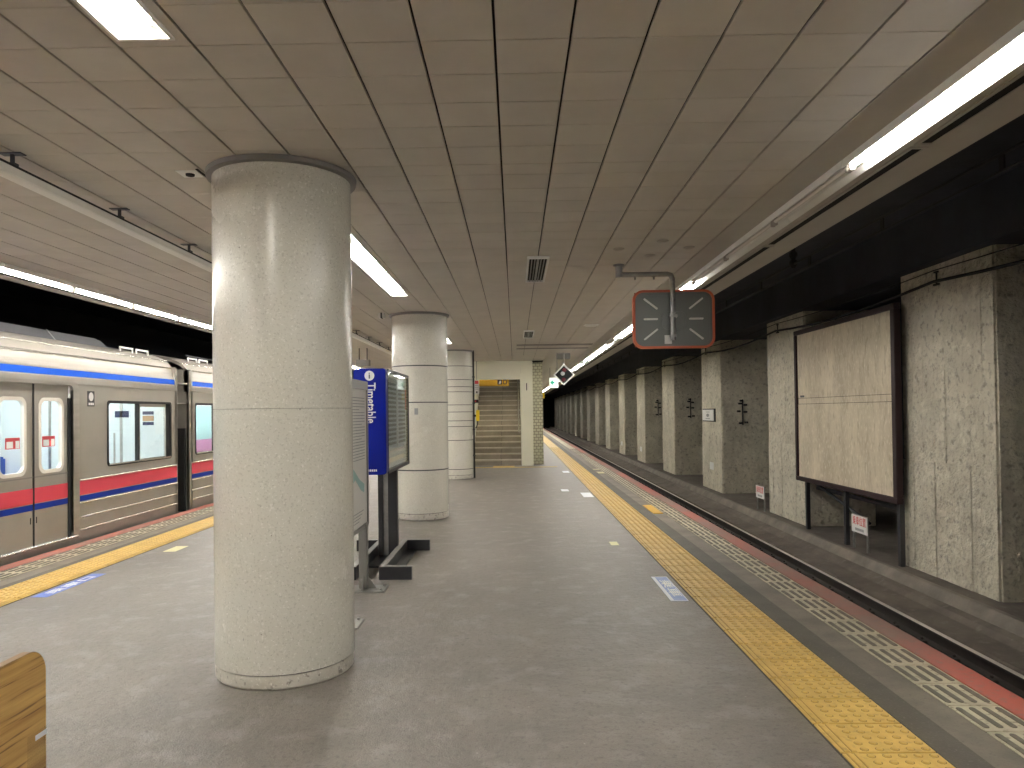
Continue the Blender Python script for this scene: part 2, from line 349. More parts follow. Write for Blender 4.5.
while rows[-1] < 4.2: rows.append(rows[-1]+0.284)
rows.append(rows[-1]+0.187)
while rows[-1] < 62: rows.append(rows[-1]+0.284)
snap = lambda y: min(rows, key=lambda r: abs(r-y))
LIGHTS = [(snap(f-3.69), snap(f)) for f in (2.76, 8.95, 15.25)]
def tile_mb(w, l):
    h = 0.013; e = 0.0025
    m = MB(); a, b = w/2, l/2
    vs = [(-a+e, -b+e, 0), (a-e, -b+e, 0), (a-e, b-e, 0), (-a+e, b-e, 0), (-a, -b, e), (a, -b, e), (a, b, e), (-a, b, e), (-a, -b, h), (a, -b, h), (a, b, h), (-a, b, h)]
    return m.add(vs, [(0, 3, 2, 1), (0, 1, 5, 4), (1, 2, 6, 5), (2, 3, 7, 6), (3, 0, 4, 7), (4, 5, 9, 8), (5, 6, 10, 9), (6, 7, 11, 10), (7, 4, 8, 11)])
tiles = []
for i in range(len(XJ)-1):
    for j in range(len(rows)-1):
        xc = (XJ[i]+XJ[i+1])/2; yc = (rows[j]+rows[j+1])/2; l = rows[j+1]-rows[j]
        if abs(xc+1.365) < 0.1 and any(a < yc < b for a, b in LIGHTS): continue
        if 20.6 < yc < 50 and -1.3 < xc < 0.75: continue
        p = project(xc, yc, ZC); vis = p and -40 < p[0] < 1064 and -40 < p[1] < 808
        hid = any(math.hypot(xc+1.37, yc-py) < 0.35 for py in (4.4, 10.7, 17.0))
        tiles.append((yc if vis and not hid else 1e3+abs(yc), xc, yc, l))
tiles.sort()
tm = {}
far = MB()
for n, (d, xc, yc, l) in enumerate(tiles):
    if n < 300:
        key = round(l, 3)
        if key not in tm: tm[key] = tile_mb(0.2805, l-0.003).mesh('ceiling_panel', ['ceiling_tile'])
        o = D.objects.new('ceiling_panel', tm[key]); COL.objects.link(o); o.parent = ceil
        o.location = (xc, yc, ZC + random.uniform(-0.0008, 0.0008))
    else:
        far.box(xc-0.141, xc+0.141, yc-l/2+0.0011, yc+l/2-0.0011, ZC, ZC+0.013)
o = struct('ceiling_panel_field', far, 'ceiling_tile', parent=ceil); o['kind'] = 'stuff'
# dark cross gap in the ceiling ahead of the stairs
struct('ceiling_gap_strip', B(0.05, 1.66, 15.62, 15.86, ZC-0.012, ZC+0.002).box(0.05, 1.66, 16.55, 16.72, ZC-0.012, ZC+0.002), 'grey_paint', parent=ceil)

# ================================================================== tunnel columns
def column_mesh():
    rg = random.Random(3); m = MB()
    m.box(5.93, 7.3, 0.03, 2.19, -0.9, 3.49)
    lifts = [-0.9, 0.72, 2.02, 3.49]
    for a in range(8):
        for b in range(3):
            y0 = 0.0 + a*0.275; d = rg.uniform(0, 0.014)
            m.box(5.90+d, 5.96, y0+0.004+(0.03 if a == 0 else 0), y0+0.271, lifts[b]+0.003, lifts[b+1]-0.003)
    for a in range(5):
        for b in range(3):
            x0 = 5.93 + a*0.274; d = rg.uniform(0, 0.014)
            m.box(x0+0.004, x0+0.270, 0.0+d, 0.06, lifts[b]+0.002, lifts[b+1]-0.002)
    return m.mesh('concrete_column', ['concrete'], (5.9, 0, -0.9))
cm = column_mesh()
def col_y(k): return {-1: 2.95, 0: 9.15, 1: 15.15, 2: 21.25}.get(k, 27.5+6.23*(k-3))
clab = {0: 'wide board-marked concrete column beside the blank billboard, on the side away from the white wall plate',
        1: 'board-marked concrete column between the blank billboard and the column with the white plate',
        2: 'board-marked concrete column carrying a small white plate'}
for k in range(-1, 17):
    o = D.objects.new('concrete_column', cm); COL.objects.link(o); o.location = (5.9, col_y(k), -0.9)
    tag(o, clab.get(k, 'board-marked concrete tunnel column in the long row past the white plate'), 'column', 'concrete tunnel columns')
    if k == -1: o['label'] = 'board-marked concrete tunnel column standing before the billboard column'

# ================================================================== rails and track fittings
def rail(x, label, group=None):
    prof = [(-0.07, 0), (0.07, 0), (0.07, 0.012), (0.012, 0.035), (0.010, 0.115), (0.034, 0.128), (0.034, 0.150), (0.026, 0.158)]
    prof = prof + [(-a, b) for a, b in prof[::-1][:-2]] + [(-0.07, 0.012)]
    t = Thing('running_rail', label, 'rail', (x, YB, -1.20), group)
    t.part('rail_body', MB().profile([(x+a, -1.20+b) for a, b in prof], YB, YE-1, closed=True), 'rail_rust')
    t.part('rail_head', B(x-0.028, x+0.028, YB, YE-1, -1.045, -1.0405), 'rail_steel')
    return t
rail(4.73, 'polished steel rail of the empty track on the side of the concrete columns')
rail(3.29, 'steel rail of the empty track hidden close under the platform edge')
rail(-5.95, 'steel rail under the train on the platform side')
rail(-7.39, 'steel rail under the train on the tunnel wall side')
sl = Thing('sleeper', 'dark sleeper with rail clips under the empty track', 'sleeper', (4.01, 3.0, -1.24), 'sleepers of the empty track')
sl.part('block', B(2.9, 5.0, 2.9, 3.1, -1.24, -1.2), 'rail_rust', bev=0.01)
for x in (3.29, 4.73):
    for s_ in (-1, 1): sl.part('rail_clip', B(x+s_*0.075, x+s_*0.135, 2.93, 3.07, -1.2, -1.16).box(x+s_*0.09, x+s_*0.115, 2.985, 3.015, -1.16, -1.13), 'rail_rust', bev=0.006)
for k in range(1, 70): dup(sl.o, (4.01, 3.0+0.62*k, -1.24))
# overhead line
ov = Thing('overhead_line', 'dark overhead power line hanging above the empty track', 'overhead wire', (4.0, YB, 3.42))
ov.part('messenger_wire', MB().tube([(4.0, YB, 3.56), (4.0, YE-1, 3.56)], 0.016, 6), 'rubber')
ov.part('contact_wire', MB().tube([(4.0, YB, 3.42), (4.0, YE-1, 3.42)], 0.011, 6), 'rubber')
for k in range(26): ov.part('dropper', B(3.992, 4.008, 4.1+1.97*k-0.03, 4.1+1.97*k+0.03, 3.42, 3.56), 'rubber')
for y, b in ((10.6, 1), (23.1, 0), (35.6, 0)):
    ov.part('insulator', MB().lathe([(0.02, 3.5), (0.06, 3.56), (0.06, 3.6), (0.03, 3.63), (0.06, 3.68), (0.06, 3.72), (0.03, 3.75), (0.03, 4.19)], 4.0, y, 12), 'rubber')
# cables across the column faces
def sag(x, z, y0, step, n, drop, phase=0.0):
    pts = []
    for k in range(n):
        for i in range(6):
            t = i/6; pts.append((x, y0+step*(k+t), z - drop*math.sin(math.pi*t)))
    return pts
single('power_cable', MB().tube(sag(5.84, 3.24, -2.1, 6.23, 14, 0.11), 0.022, 8), 'rubber', 'thick black cable draped along the tops of the concrete columns', 'cable')
single('signal_wire', MB().tube(sag(5.86, 3.40, -2.1, 6.23, 14, 0.05), 0.008, 6), 'rubber', 'thin wire strung above the thick black cable on the columns', 'cable')
hk = Thing('cable_hook', 'small black cable hook on a concrete column', 'hook', (5.87, 10.36, 3.2), 'cable hooks on the columns')
hk.part('bracket', B(5.87, 5.90, 10.30, 10.42, 3.19, 3.215).box(5.87, 5.9, 10.32, 10.40, 3.365, 3.388), 'rubber')
hk.part('insulator', MB().cyl((5.888, 10.36, 3.215), (5.888, 10.36, 3.37), 0.012, 8), 'rubber')
for k in range(1, 9): dup(hk.o, (5.87, 10.36+6.23*k, 3.2))
# black clip clusters on the near sides of the columns
for k, dz in ((2, 0), (3, 0.15), (4, 0.2)):
    y = col_y(k)
    c = Thing('cable_clip_rack', ['black cable clips on the side of the column with the white plate', 'black cable clips on the column one past the white plate column', 'black cable clips on the column two past the white plate column'][k-2], 'cable clips', (6.5, y, 1.1+dz))
    for (x, z) in ((6.47, 1.74), (6.43, 1.66), (6.58, 1.62), (6.39, 1.44), (6.58, 1.42), (6.44, 1.1), (6.60, 1.12)):
        c.part('clip', B(x-0.05, x+0.05, y-0.05, y+0.01, z+dz-0.025, z+dz+0.03), 'rubber', bev=0.008)
    c.part('backing_strip', B(6.49, 6.52, y-0.02, y+0.01, 1.05+dz, 1.78+dz), 'rubber')
# white plate on the third column
pl = Thing('wall_plate', 'small white notice plate fixed on a concrete column', 'sign', (5.85, 22.4, 1.16))
pl.part('panel', B(5.85, 5.87, 21.95, 23.2, 1.17, 1.50), 'white_plastic'); pl.part('backing', B(5.87, 5.9, 21.86, 23.24, 1.14, 1.53), 'rubber')
pl.part('lettering', MB().box(5.847, 5.85, 22.3, 22.8, 1.22, 1.24).box(5.847, 5.85, 22.35, 22.75, 1.42, 1.435).plate([(22.56+0.16*math.cos(t*0.5236), 1.33+0.05*math.sin(t*0.5236)) for t in range(12)], mX, 5.847, 5.85), 'print_grey')
# low notes on the next columns
for k, z in ((2, -0.18), (4, -0.3), (5, -0.3)):
    y = col_y(k)+0.9
    single('small_tag', B(5.885, 5.90, y, y+0.4, z-0.12, z+0.1), 'white_plastic', ['small pale tag low on the column with the white plate', '', 'small pale tag low on the column two past the white plate column', 'small pale tag low on the column three past the white plate column'][k-2], 'tag')

# ================================================================== billboard
bb = Thing('billboard', 'large blank beige billboard in a dark maroon frame between two concrete columns', 'billboard', (5.75, 13.1, -0.9))
y0, y1, z0, z1 = 11.17, 15.17, 0.05, 3.07
for a, b, dx in ((z0+0.05, 1.585, 0.0), (1.593, 1.70, 0.006), (1.708, z1-0.05, 0.002)): bb.part('panel_sheet', B(5.735+dx, 5.765, y0+0.05, y1-0.05, a, b), 'billboard_panel')
bb.part('panel_backing', B(5.765, 5.775, y0+0.05, y1-0.05, z0+0.05, z1-0.05), 'rubber')
bb.part('torn_patch', B(5.732, 5.737, 14.75, 14.95, 1.72, 1.76), 'print_dark')
for nm, b in (('frame_rail', (5.70, 5.80, y0, y1, z1-0.09, z1)), ('frame_rail', (5.70, 5.80, y0, y1, z0, z0+0.09)), ('frame_stile', (5.70, 5.80, y0, y0+0.12, z0+0.09, z1-0.09)), ('frame_stile', (5.70, 5.80, y1-0.10, y1, z0+0.09, z1-0.09))):
    bb.part(nm, B(*b), 'maroon_frame', bev=0.008)
for y in (14.80, 13.08, 11.24): bb.part('post', B(5.775, 5.84, y, y+0.085, -0.9, 0.1), 'steel_dark')
bb.part('brace', MB().tube([(5.88, 14.7, 0.05), (6.25, 13.2, -0.55)], 0.03, 6), 'steel_dark')
bb.part('back_rail', B(6.0, 6.06, 11.5, 14.9, -0.12, -0.06), 'steel_dark')

# ================================================================== 乗車位置 signs on the ledge
def pos_sign(y, label):
    t = Thing('position_sign', label, 'sign', (5.79, y, -0.9))
    t.part('panel', B(5.775, 5.785, y-0.28, y+0.28, -0.61, -0.325), 'white_plastic')
    t.part('frame', MB().ring([(y-0.29, -0.62), (y+0.29, -0.62), (y+0.29, -0.315), (y-0.29, -0.315)], [(y-0.275, -0.605), (y+0.275, -0.605), (y+0.275, -0.33), (y-0.275, -0.33)], mX, 5.785, 5.80), 'steel_grey')
    for s_ in (-0.25, 0.25): t.part('leg', B(5.785, 5.81, y+s_-0.018, y+s_+0.018, -0.9, -0.33), 'galvanised')
    t.part('red_lettering', MB().text('乗車位置', 0.118, lambda u, v, d: (5.7735+d, y-u*1.02, -0.425+v*1.35), thick=0.002, weight=0.0004), 'print_red')
    m = MB()
    for i in range(8): m.box(5.773, 5.775, y-0.155+0.039*i, y-0.128+0.039*i, -0.577, -0.535)     # too small to read in the photograph
    t.part('small_lettering', m, 'print_grey')
pos_sign(12.58, 'white sign with red lettering on two legs under the billboard')
pos_sign(17.64, 'white sign with red lettering on two legs between two columns past the billboard')

# ================================================================== tactile and edge tiles
def dot_tile(x0, x1, flip):
    m = MB(); L_ = 0.287
    m.box(x0+0.002, x1-0.002, -L_/2, L_/2, -0.01, 0.007, 0)
    lo, hi = (x0+0.115, x1-0.03) if not flip else (x0+0.03, x1-0.115)
    for i in range(5):
        for j in range(5):
            x = lo+(hi-lo)*i/4; y = -0.118+0.059*j; n = 8; vs = []
            m.add([(x+0.0195*math.cos(2*math.pi*k/n), y+0.0195*math.sin(2*math.pi*k/n), 0.0074) for k in range(n)], [tuple(range(n))], 2)
            for r, z in ((0.0150, 0.0074), (0.0115, 0.012)):
                vs += [(x+r*math.cos(2*math.pi*k/n), y+r*math.sin(2*math.pi*k/n), z) for k in range(n)]
            m.add(vs, [(k, (k+1) % n, n+(k+1) % n, n+k) for k in range(n)] + [tuple(range(n, 2*n))], 1)
    for c in ((0.030, 0.062) if not flip else (-0.030, -0.062)):
        x = (x0 if not flip else x1)+c; m.box(x-0.0125, x+0.0125, -L_/2+0.004, L_/2-0.004, 0.006, 0.0074, 2); m.box(x-0.008, x+0.008, -L_/2+0.004, L_/2-0.004, 0.006, 0.012, 0)
    return m.mesh('tactile_tile', ['tactile_yellow', 'tactile_dot', 'tile_dirt'], (0, 0, 0), recalc=True)
def bar_tile(x0, x1):
    m = MB(); L_ = 0.290; m.box(x0+0.003, x1-0.003, -L_/2, L_/2, -0.01, 0.006, 0); w = (x1-x0)/4
    for i in range(4):
        c = x0+w*(i+0.5); m.plate(rrect(c-0.014, c+0.014, -L_/2+0.03, L_/2-0.025, 0.012, 2), mZ, 0.006, 0.010, 1)
    return m.mesh('edge_tile', ['pale_tile', 'dark_bar'])
def strip(name, tname, label, cat, me, mats, x0, x1, ystart, n, bed):
    t = Thing(name, label, cat, ((x0+x1)/2, ystart, 0))
    t.part('bedding', B(x0-0.008, x1+0.008, YB, YE, -0.012, 0.0015), bed)
    for k in range(n):
        o = D.objects.new(tname, me); COL.objects.link(o); o.parent = t.o; o.location = (-(x0+x1)/2, 0.30*(k+0.5), 0)
    f = MB(); y = ystart+0.30*n
    while y < 95: f.box(x0+0.004, x1-0.004, y+0.003, y+0.297, -0.01, 0.007); y += 0.30
    y = ystart-0.30
    while y > YB: f.box(x0+0.004, x1-0.004, y+0.003, y+0.297, -0.01, 0.007); y -= 0.30
    o = t.part(tname+'_run', f, mats); o['kind'] = 'stuff'
    return t
strip('tactile_strip', 'tactile_tile', 'yellow dotted tactile paving strip along the empty track', 'tactile paving', dot_tile(1.393, 1.805, False), 'tactile_yellow', 1.393, 1.805, 2.345, 95, 'grout')
strip('tactile_strip', 'tactile_tile', 'yellow dotted tactile paving strip along the waiting train', 'tactile paving', dot_tile(-4.51, -4.11, True), 'tactile_yellow', -4.51, -4.11, 4.6, 40, 'grout')
strip('edge_tile_strip', 'edge_tile', 'pale ribbed edge tiles beside the red platform edge of the empty track', 'edge tiles', bar_tile(2.142, 2.40), 'pale_tile', 2.142, 2.40, 2.55, 90, 'grout')
strip('edge_tile_strip', 'edge_tile', 'pale ribbed edge tiles beside the red platform edge of the train', 'edge tiles', bar_tile(-5.035, -4.765), 'pale_tile', -5.035, -4.765, 5.0, 40, 'grout')

# ================================================================== light fixtures
def edge_light(xc, y0, L_, lit, label, group):
    t = Thing('tube_light', label, 'light', (xc, y0, ZC-0.05), group)
    b = 0.085
    t.part('reflector', MB().profile([(xc-b, ZC-0.001), (xc-b, ZC-0.046), (xc-b+0.006, ZC-0.046), (xc-b+0.03, ZC-0.012), (xc+b-0.03, ZC-0.012), (xc+b-0.006, ZC-0.046), (xc+b, ZC-0.046), (xc+b, ZC-0.001)], y0+0.004, y0+L_-0.004, closed=True), 'lamp_white')
    x = xc-0.040
    t.part('tube', MB().cyl((x, y0+0.035, ZC-0.0415), (x, y0+L_-0.035, ZC-0.0415), 0.0155, 10), 'lit_tube' if lit else 'unlit_tube')
    for a in (y0+0.012, y0+L_-0.036): t.part('lamp_holder', B(x-0.016, x+0.016, a, a+0.024, ZC-0.07, ZC-0.008), 'lamp_cap', bev=0.004)
    return t
lo_ = edge_light(1.98, 0, 1.25, True, 'lit tube light in the row above the empty track edge', 'lit tube lights over the empty track')
lo_.o.location.y = 105.5
ln_ = edge_light(1.98, 0, 2.5, True, 'long lit tube light over the empty track joining the unlit ones', 'long lit tube lights over the empty track')
ln_.o.location.y = 1.75
for k, lab in ((1, 'long lit tube light over the empty track, one away from the unlit ones'), (2, 'long lit tube light over the empty track, two away from the unlit ones')): dup(ln_.o, (1.98, 1.75-2.5*k, ZC-0.05), lab)
off_ = edge_light(1.98, 0, 1.25, False, 'unlit tube light in the row above the empty track edge', 'unlit tube lights over the empty track')
off_.o.location.y = 4.25
for k in range(-6, 41):
    y = 4.25+1.25*k
    if k in (0, 1, 2, 8, 13, 17):
        if k: dup(off_.o, (1.98, y, ZC-0.05))
    elif y > 4.25: dup(lo_.o, (1.98, y, ZC-0.05))
for k in range(20): dup(lo_.o, (1.98, 55.5+2.5*k, ZC-0.05))
ll_ = edge_light(-4.745, 0, 1.25, True, 'lit tube light in the row above the train side edge', 'lit tube lights over the train side')
ll_.o.location.y = -3.3
for k in range(1, 34): dup(ll_.o, (-4.745, -3.3+1.25*k, ZC-0.05))
def recessed(y0, y1, label):
    xa, xb = -1.505, -1.225
    t = Thing('recessed_light', label, 'light', (-1.365, y0, ZC), 'recessed lights in the ceiling')
    t.part('surround', MB().ring([(xa, y0+0.002), (xb, y0+0.002), (xb, y1-0.002), (xa, y1-0.002)], [(xa+0.03, y0+0.03), (xb-0.045, y0+0.03), (xb-0.045, y1-0.07), (xa+0.03, y1-0.07)], mZ, ZC, ZC+0.012), 'ceiling_tile')
    xa, xb, y0, y1 = xa+0.022, xb-0.038, y0+0.022, y1-0.062
    t.part('trim_frame', MB().ring([(xa, y0), (xb, y0), (xb, y1), (xa, y1)], [(xa+0.014, y0+0.014), (xb-0.014, y0+0.014), (xb-0.014, y1-0.014), (xa+0.014, y1-0.014)], mZ, ZC-0.010, ZC-0.001), 'lamp_white')
    a, b, c, d = xa+0.013, xb-0.013, y0+0.013, y1-0.013; e = 0.03; zt = ZC+0.095
    t.part('reflector', MB().add([(a, c, ZC), (b, c, ZC), (b, d, ZC), (a, d, ZC), (a+e, c+e, zt), (b-e, c+e, zt), (b-e, d-e, zt), (a+e, d-e, zt)], [(0, 1, 5, 4), (1, 2, 6, 5), (2, 3, 7, 6), (3, 0, 4, 7), (4, 5, 6, 7)]), 'lamp_white')
    n = 3; L_ = (d-c-0.06)/n
    for x in (-1.32,):
        for i in range(n):
            tb = t.part('tube', MB().cyl((x, c+0.05+L_*i, ZC+0.055), (x, c+0.01+L_*(i+1), ZC+0.055), 0.0155, 10), 'lit_tube')
            t.part('tube_cap', MB().cyl((x, c+0.01+L_*(i+1), ZC+0.055), (x, c+0.03+L_*(i+1), ZC+0.055), 0.017, 10), 'lamp_cap', parent=tb)
            t.part('lamp_holder', MB().cyl((x, c+0.025+L_*(i+1), ZC+0.055), (x, c+0.045+L_*(i+1), ZC+0.055), 0.032, 12), 'lamp_white')
for (a, b), lab in zip(LIGHTS, ('recessed ceiling light above the wooden bench, before the big terrazzo pillar', 'recessed ceiling light between the two terrazzo pillars', 'recessed ceiling light between the second pillar and the banded third pillar')): recessed(a, b, lab)
# slots in the soffit
def slot(x0, x1, y0, y1, label):
    t = Thing('soffit_slot', label, 'vent', ((x0+x1)/2, y0, ZC), label.split(' beside')[0] + 's')
    t.part('frame', MB().ring([(x0-0.02, y0-0.02), (x1+0.02, y0-0.02), (x1+0.02, y1+0.02), (x0-0.02, y1+0.02)], [(x0, y0), (x1, y0), (x1, y1), (x0, y1)], mZ, ZC-0.008, ZC), 'soffit')
    t.part('slot_opening', B(x0, x1, y0, y1, ZC-0.002, ZC+0.001), 'tunnel_black')
for k in range(-1, 14): slot(2.20, 2.262, 4.08+2.42*k, 6.42+2.42*k, 'long dark slot vent beside the empty track tube lights')
for k in range(0, 8): slot(-5.06, -5.0, 4.2+2.42*k, 6.54+2.42*k, 'long dark slot vent beside the train side tube lights')
# hung white raceway
rw = Thing('hung_raceway', 'long white wiring duct hung below the ceiling on short rods', 'wiring duct', (-2.69, -2.0, 2.78))
rw.part('duct', B(-2.73, -2.65, -2.0, 17.5, 2.79, 2.838), 'lamp_white', bev=0.004)
rw.part('top_channel', B(-2.725, -2.655, -2.0, 17.5, 2.839, 2.852), 'rubber')
for k in range(-5, 12):
    y = 3.93+1.08*k
    h_ = rw.part('hanger', B(-2.698, -2.682, y-0.008, y+0.008, 2.85, ZC).box(-2.712, -2.668, y-0.02, y+0.02, 2.852, 2.872), 'steel_dark')
    rw.part('ceiling_plate', B(-2.75, -2.63, y-0.025, y+0.025, ZC-0.006, ZC-0.001), 'steel_dark', parent=h_)

# ================================================================== ceiling fittings
def louvre(x0, x1, y0, y1, label):
    t = Thing('air_vent', label, 'vent', ((x0+x1)/2, y0, ZC))
    t.part('frame', MB().ring([(x0, y0), (x1, y0), (x1, y1), (x0, y1)], [(x0+0.02, y0+0.03), (x1-0.02, y0+0.03), (x1-0.02, y1-0.03), (x0+0.02, y1-0.03)], mZ, ZC-0.025, ZC-0.001), 'white_plastic')
    t.part('backing', B(x0+0.01, x1-0.01, y0+0.02, y1-0.02, ZC-0.006, ZC-0.002), 'tunnel_black')
    for i in range(5):
        x = x0+0.045+(x1-x0-0.09)*i/4; t.part('slat', B(x-0.004 - (0.006 if i in (2,) else 0), x+0.004+(0.006 if i in (2,) else 0), y0+0.03, y1-0.03, ZC-0.022, ZC-0.006), 'galvanised')
louvre(0.13, 0.335, 6.75, 8.0, 'white louvred ceiling vent nearer the convex mirror')
louvre(0.17, 0.36, 12.9, 14.1, 'white louvred ceiling vent nearer the staircase')
for (x, y) in ((0.93, 6.5), (1.256, 6.79), (1.54, 6.48), (1.26, 6.22)):
    t = Thing('ceiling_rosette', 'small round white cap on the ceiling above the convex mirror', 'ceiling cap', (x, y, ZC), 'round ceiling caps')
    t.part('base', MB().lathe([(0.05, ZC-0.001), (0.05, ZC-0.006), (0.044, ZC-0.010)], x, y, 20), 'soffit'); t.part('cover', MB().lathe([(0.032, ZC-0.010), (0.028, ZC-0.016), (0.01, ZC-0.019)], x, y, 16), 'soffit')
t = Thing('ceiling_speaker', 'small square sensor plate in the ceiling beside the big terrazzo pillar', 'sensor', (-1.89, 4.3, ZC))
t.part('plate', B(-1.95, -1.83, 4.24, 4.36, ZC-0.006, ZC-0.001), 'white_plastic'); t.part('lens', MB().lathe([(0.026, ZC-0.006), (0.024, ZC-0.016), (0.01, ZC-0.02)], -1.89, 4.3, 14), 'rubber'); t.part('edge', B(-1.825, -1.812, 4.22, 4.4, ZC-0.006, ZC-0.001), 'rubber')
t = Thing('ceiling_camera', 'small black and white camera on the ceiling beside the second pillar', 'camera', (-1.87, 10.43, ZC))
t.part('housing', B(-1.91, -1.88, 10.4, 10.5, ZC-0.07, ZC-0.001).box(-1.86, -1.83, 10.4, 10.5, ZC-0.07, ZC-0.001), 'white_plastic'); t.part('lens', B(-1.88, -1.86, 10.39, 10.5, ZC-0.075, ZC-0.001), 'rubber')
t = Thing('emergency_lamp', 'flat white oblong lamp on the ceiling past the convex mirror', 'ceiling lamp', (1.28, 12.2, ZC))
t.part('base', B(1.16, 1.40, 12.1, 12.35, ZC-0.008, ZC-0.001), 'lamp_white', bev=0.003); t.part('cover', B(1.19, 1.37, 12.12, 12.33, ZC-0.02, ZC-0.008), 'white_plastic', bev=0.004)
t = Thing('hanging_box', 'dark rectangular box hanging from the ceiling on the train side', 'sign box', (-3.27, 16.0, 2.53))
t.part('case', B(-3.42, -3.13, 15.9, 16.06, 2.535, 2.67), 'grey_paint', bev=0.008)
for x in (-3.36, -3.19): t.part('rod', B(x-0.01, x+0.01, 15.97, 15.99, 2.67, ZC), 'steel_dark')

# ================================================================== platform pillars
def pillar(cx, cy, label, straps, base_z=0.075, mid=None):
    r = 0.40; t = Thing('pillar', label, 'pillar', (cx, cy, 0))
    t.part('base', MB().lathe([(r-0.012, 0), (r-0.004, 0.01), (r-0.004, base_z)], cx, cy, 64), 'terrazzo_base')
    t.part('joint', MB().lathe([(r-0.014, base_z), (r-0.014, base_z+0.006)], cx, cy, 64), 'rubber')
    top = ZC-0.032
    cuts = [base_z+0.006] + ([mid] if mid else []) + [top]
    for a, b in zip(cuts[:-1], cuts[1:]):
        t.part('cladding', MB().lathe([(r-0.012, a), (r, a+0.0015), (r, b-0.0015), (r-0.012, b)], cx, cy, 96), 'terrazzo')
    t.part('collar', MB().lathe([(r+0.001, ZC-0.032), (r+0.032, ZC-0.028), (r+0.036, ZC-0.002), (r, ZC-0.001)], cx, cy, 96), 'grey_paint')
    for z, ww in straps:
        t.part('strap', MB().lathe([(r-0.001, z), (r+0.003, z), (r+0.003, z+ww), (r-0.001, z+ww)], cx, cy, 64), 'steel_dark')
    return t
pillar(-1.382, 4.42, 'big round speckled terrazzo pillar with a plain shaft beside the map board', [], mid=1.535)
p2 = pillar(-1.375, 10.73, 'round terrazzo pillar with three dark straps behind the blue timetable stand', [(2.16, 0.016), (1.645, 0.014), (0.69, 0.016)], 0.085)
p2.part('number_plate', B(-1.405, -1.355, 10.318, 10.335, 1.48, 1.57), 'print_grey')
p3 = pillar(-1.37, 17.05, 'round terrazzo pillar wrapped in many thin straps at the foot of the stairs', [(z, 0.013) for z in (2.55, 2.24, 2.08, 1.965, 1.67, 1.51, 1.31, 1.18, 0.87, 0.215)], 0.085)
t = Thing('conduit', 'black vertical conduit running down the banded pillar', 'conduit', (-0.95, 16.95, 0))
t.part('pipe', MB().cyl((-0.945, 16.98, 0), (-0.945, 16.98, ZC), 0.02, 8), 'rubber')
for z in (0.5, 1.1, 1.7, 2.3): t.part('saddle', B(-0.975, -0.915, 16.95, 17.01, z, z+0.03), 'steel_dark')
t = Thing('call_box', 'bright yellow box on a cable beside the banded pillar', 'call box', (-0.85, 16.95, 1.2))
cb = t.part('case', B(-0.892, -0.815, 16.90, 17.0, 1.305, 1.555), 'signal_yellow', bev=0.01)
t.part('cable', MB().tube([(-0.86, 16.95, 1.31), (-0.86, 16.95, 1.24), (-0.88, 16.96, 1.18), (-0.908, 16.97, 1.14)], 0.012, 6), 'rubber')
t.part('bracket', B(-0.922, -0.89, 16.94, 16.96, 1.4, 1.45), 'steel_dark')

# ================================================================== map board
t = Thing('map_board', 'grey framed notice board on posts behind the big terrazzo pillar', 'notice board', (-1.30, 5.8, 0))
ya, yb, za, zb = 5.20, 6.47, 0.53, 1.78
t.part('panel', B(-1.325, -1.30, ya+0.02, yb-0.02, za+0.02, zb-0.02), 'paper')
t.part('frame', MB().ring(rrect(ya, yb, za, zb, 0.02, 3), rrect(ya+0.03, yb-0.03, za+0.03, zb-0.075, 0.01, 3), mX, -1.335, -1.288), 'steel_grey')
m = MB()
for i in range(22): m.box(-1.2995, -1.2985, ya+0.1, yb-0.1-random.uniform(0, 0.25)*(i % 5 == 4), 1.63-0.0245*i, 1.636-0.0245*i)
for i in range(4): m.box(-1.2995, -1.2985, 5.85, 6.30-0.06*i, 0.68-0.025*i, 0.686-0.025*i)
t.part('printed_lines', m, 'print_grey')
t.part('printed_map', MB().plate([(5.6, 1.05), (5.95, 0.98), (6.2, 0.86), (6.32, 0.83), (6.33, 0.9), (6.15, 0.95), (5.9, 1.06)], mX, -1.2995, -1.2983).plate([(5.4, 0.86), (5.95, 1.02), (5.99, 0.97), (5.45, 0.81)], mX, -1.2995, -1.298), 'print_teal')
for y in (5.28, 6.33):
    pst = t.part('post', B(-1.345, -1.275, y-0.035, y+0.035, 0.012, 0.56), 'steel_grey', bev=0.004)
    t.part('foot_plate', B(-1.42, -1.115, y-0.13, y+0.11, 0, 0.012), 'steel_grey', parent=pst)
    t.part('gusset', MB().plate([(-1.275, 0.012), (-1.2, 0.012), (-1.275, 0.12)], mY, y-0.006, y+0.006).plate([(y-0.035, 0.012), (y-0.1, 0.012), (y-0.035, 0.12)], mX, -1.314, -1.302), 'steel_grey', parent=pst)
    for bx, by in ((-1.15, y-0.09), (-1.15, y+0.07)): t.part('bolt', MB().cyl((bx, by, 0.012), (bx, by, 0.028), 0.011, 6), 'galvanised', parent=pst)

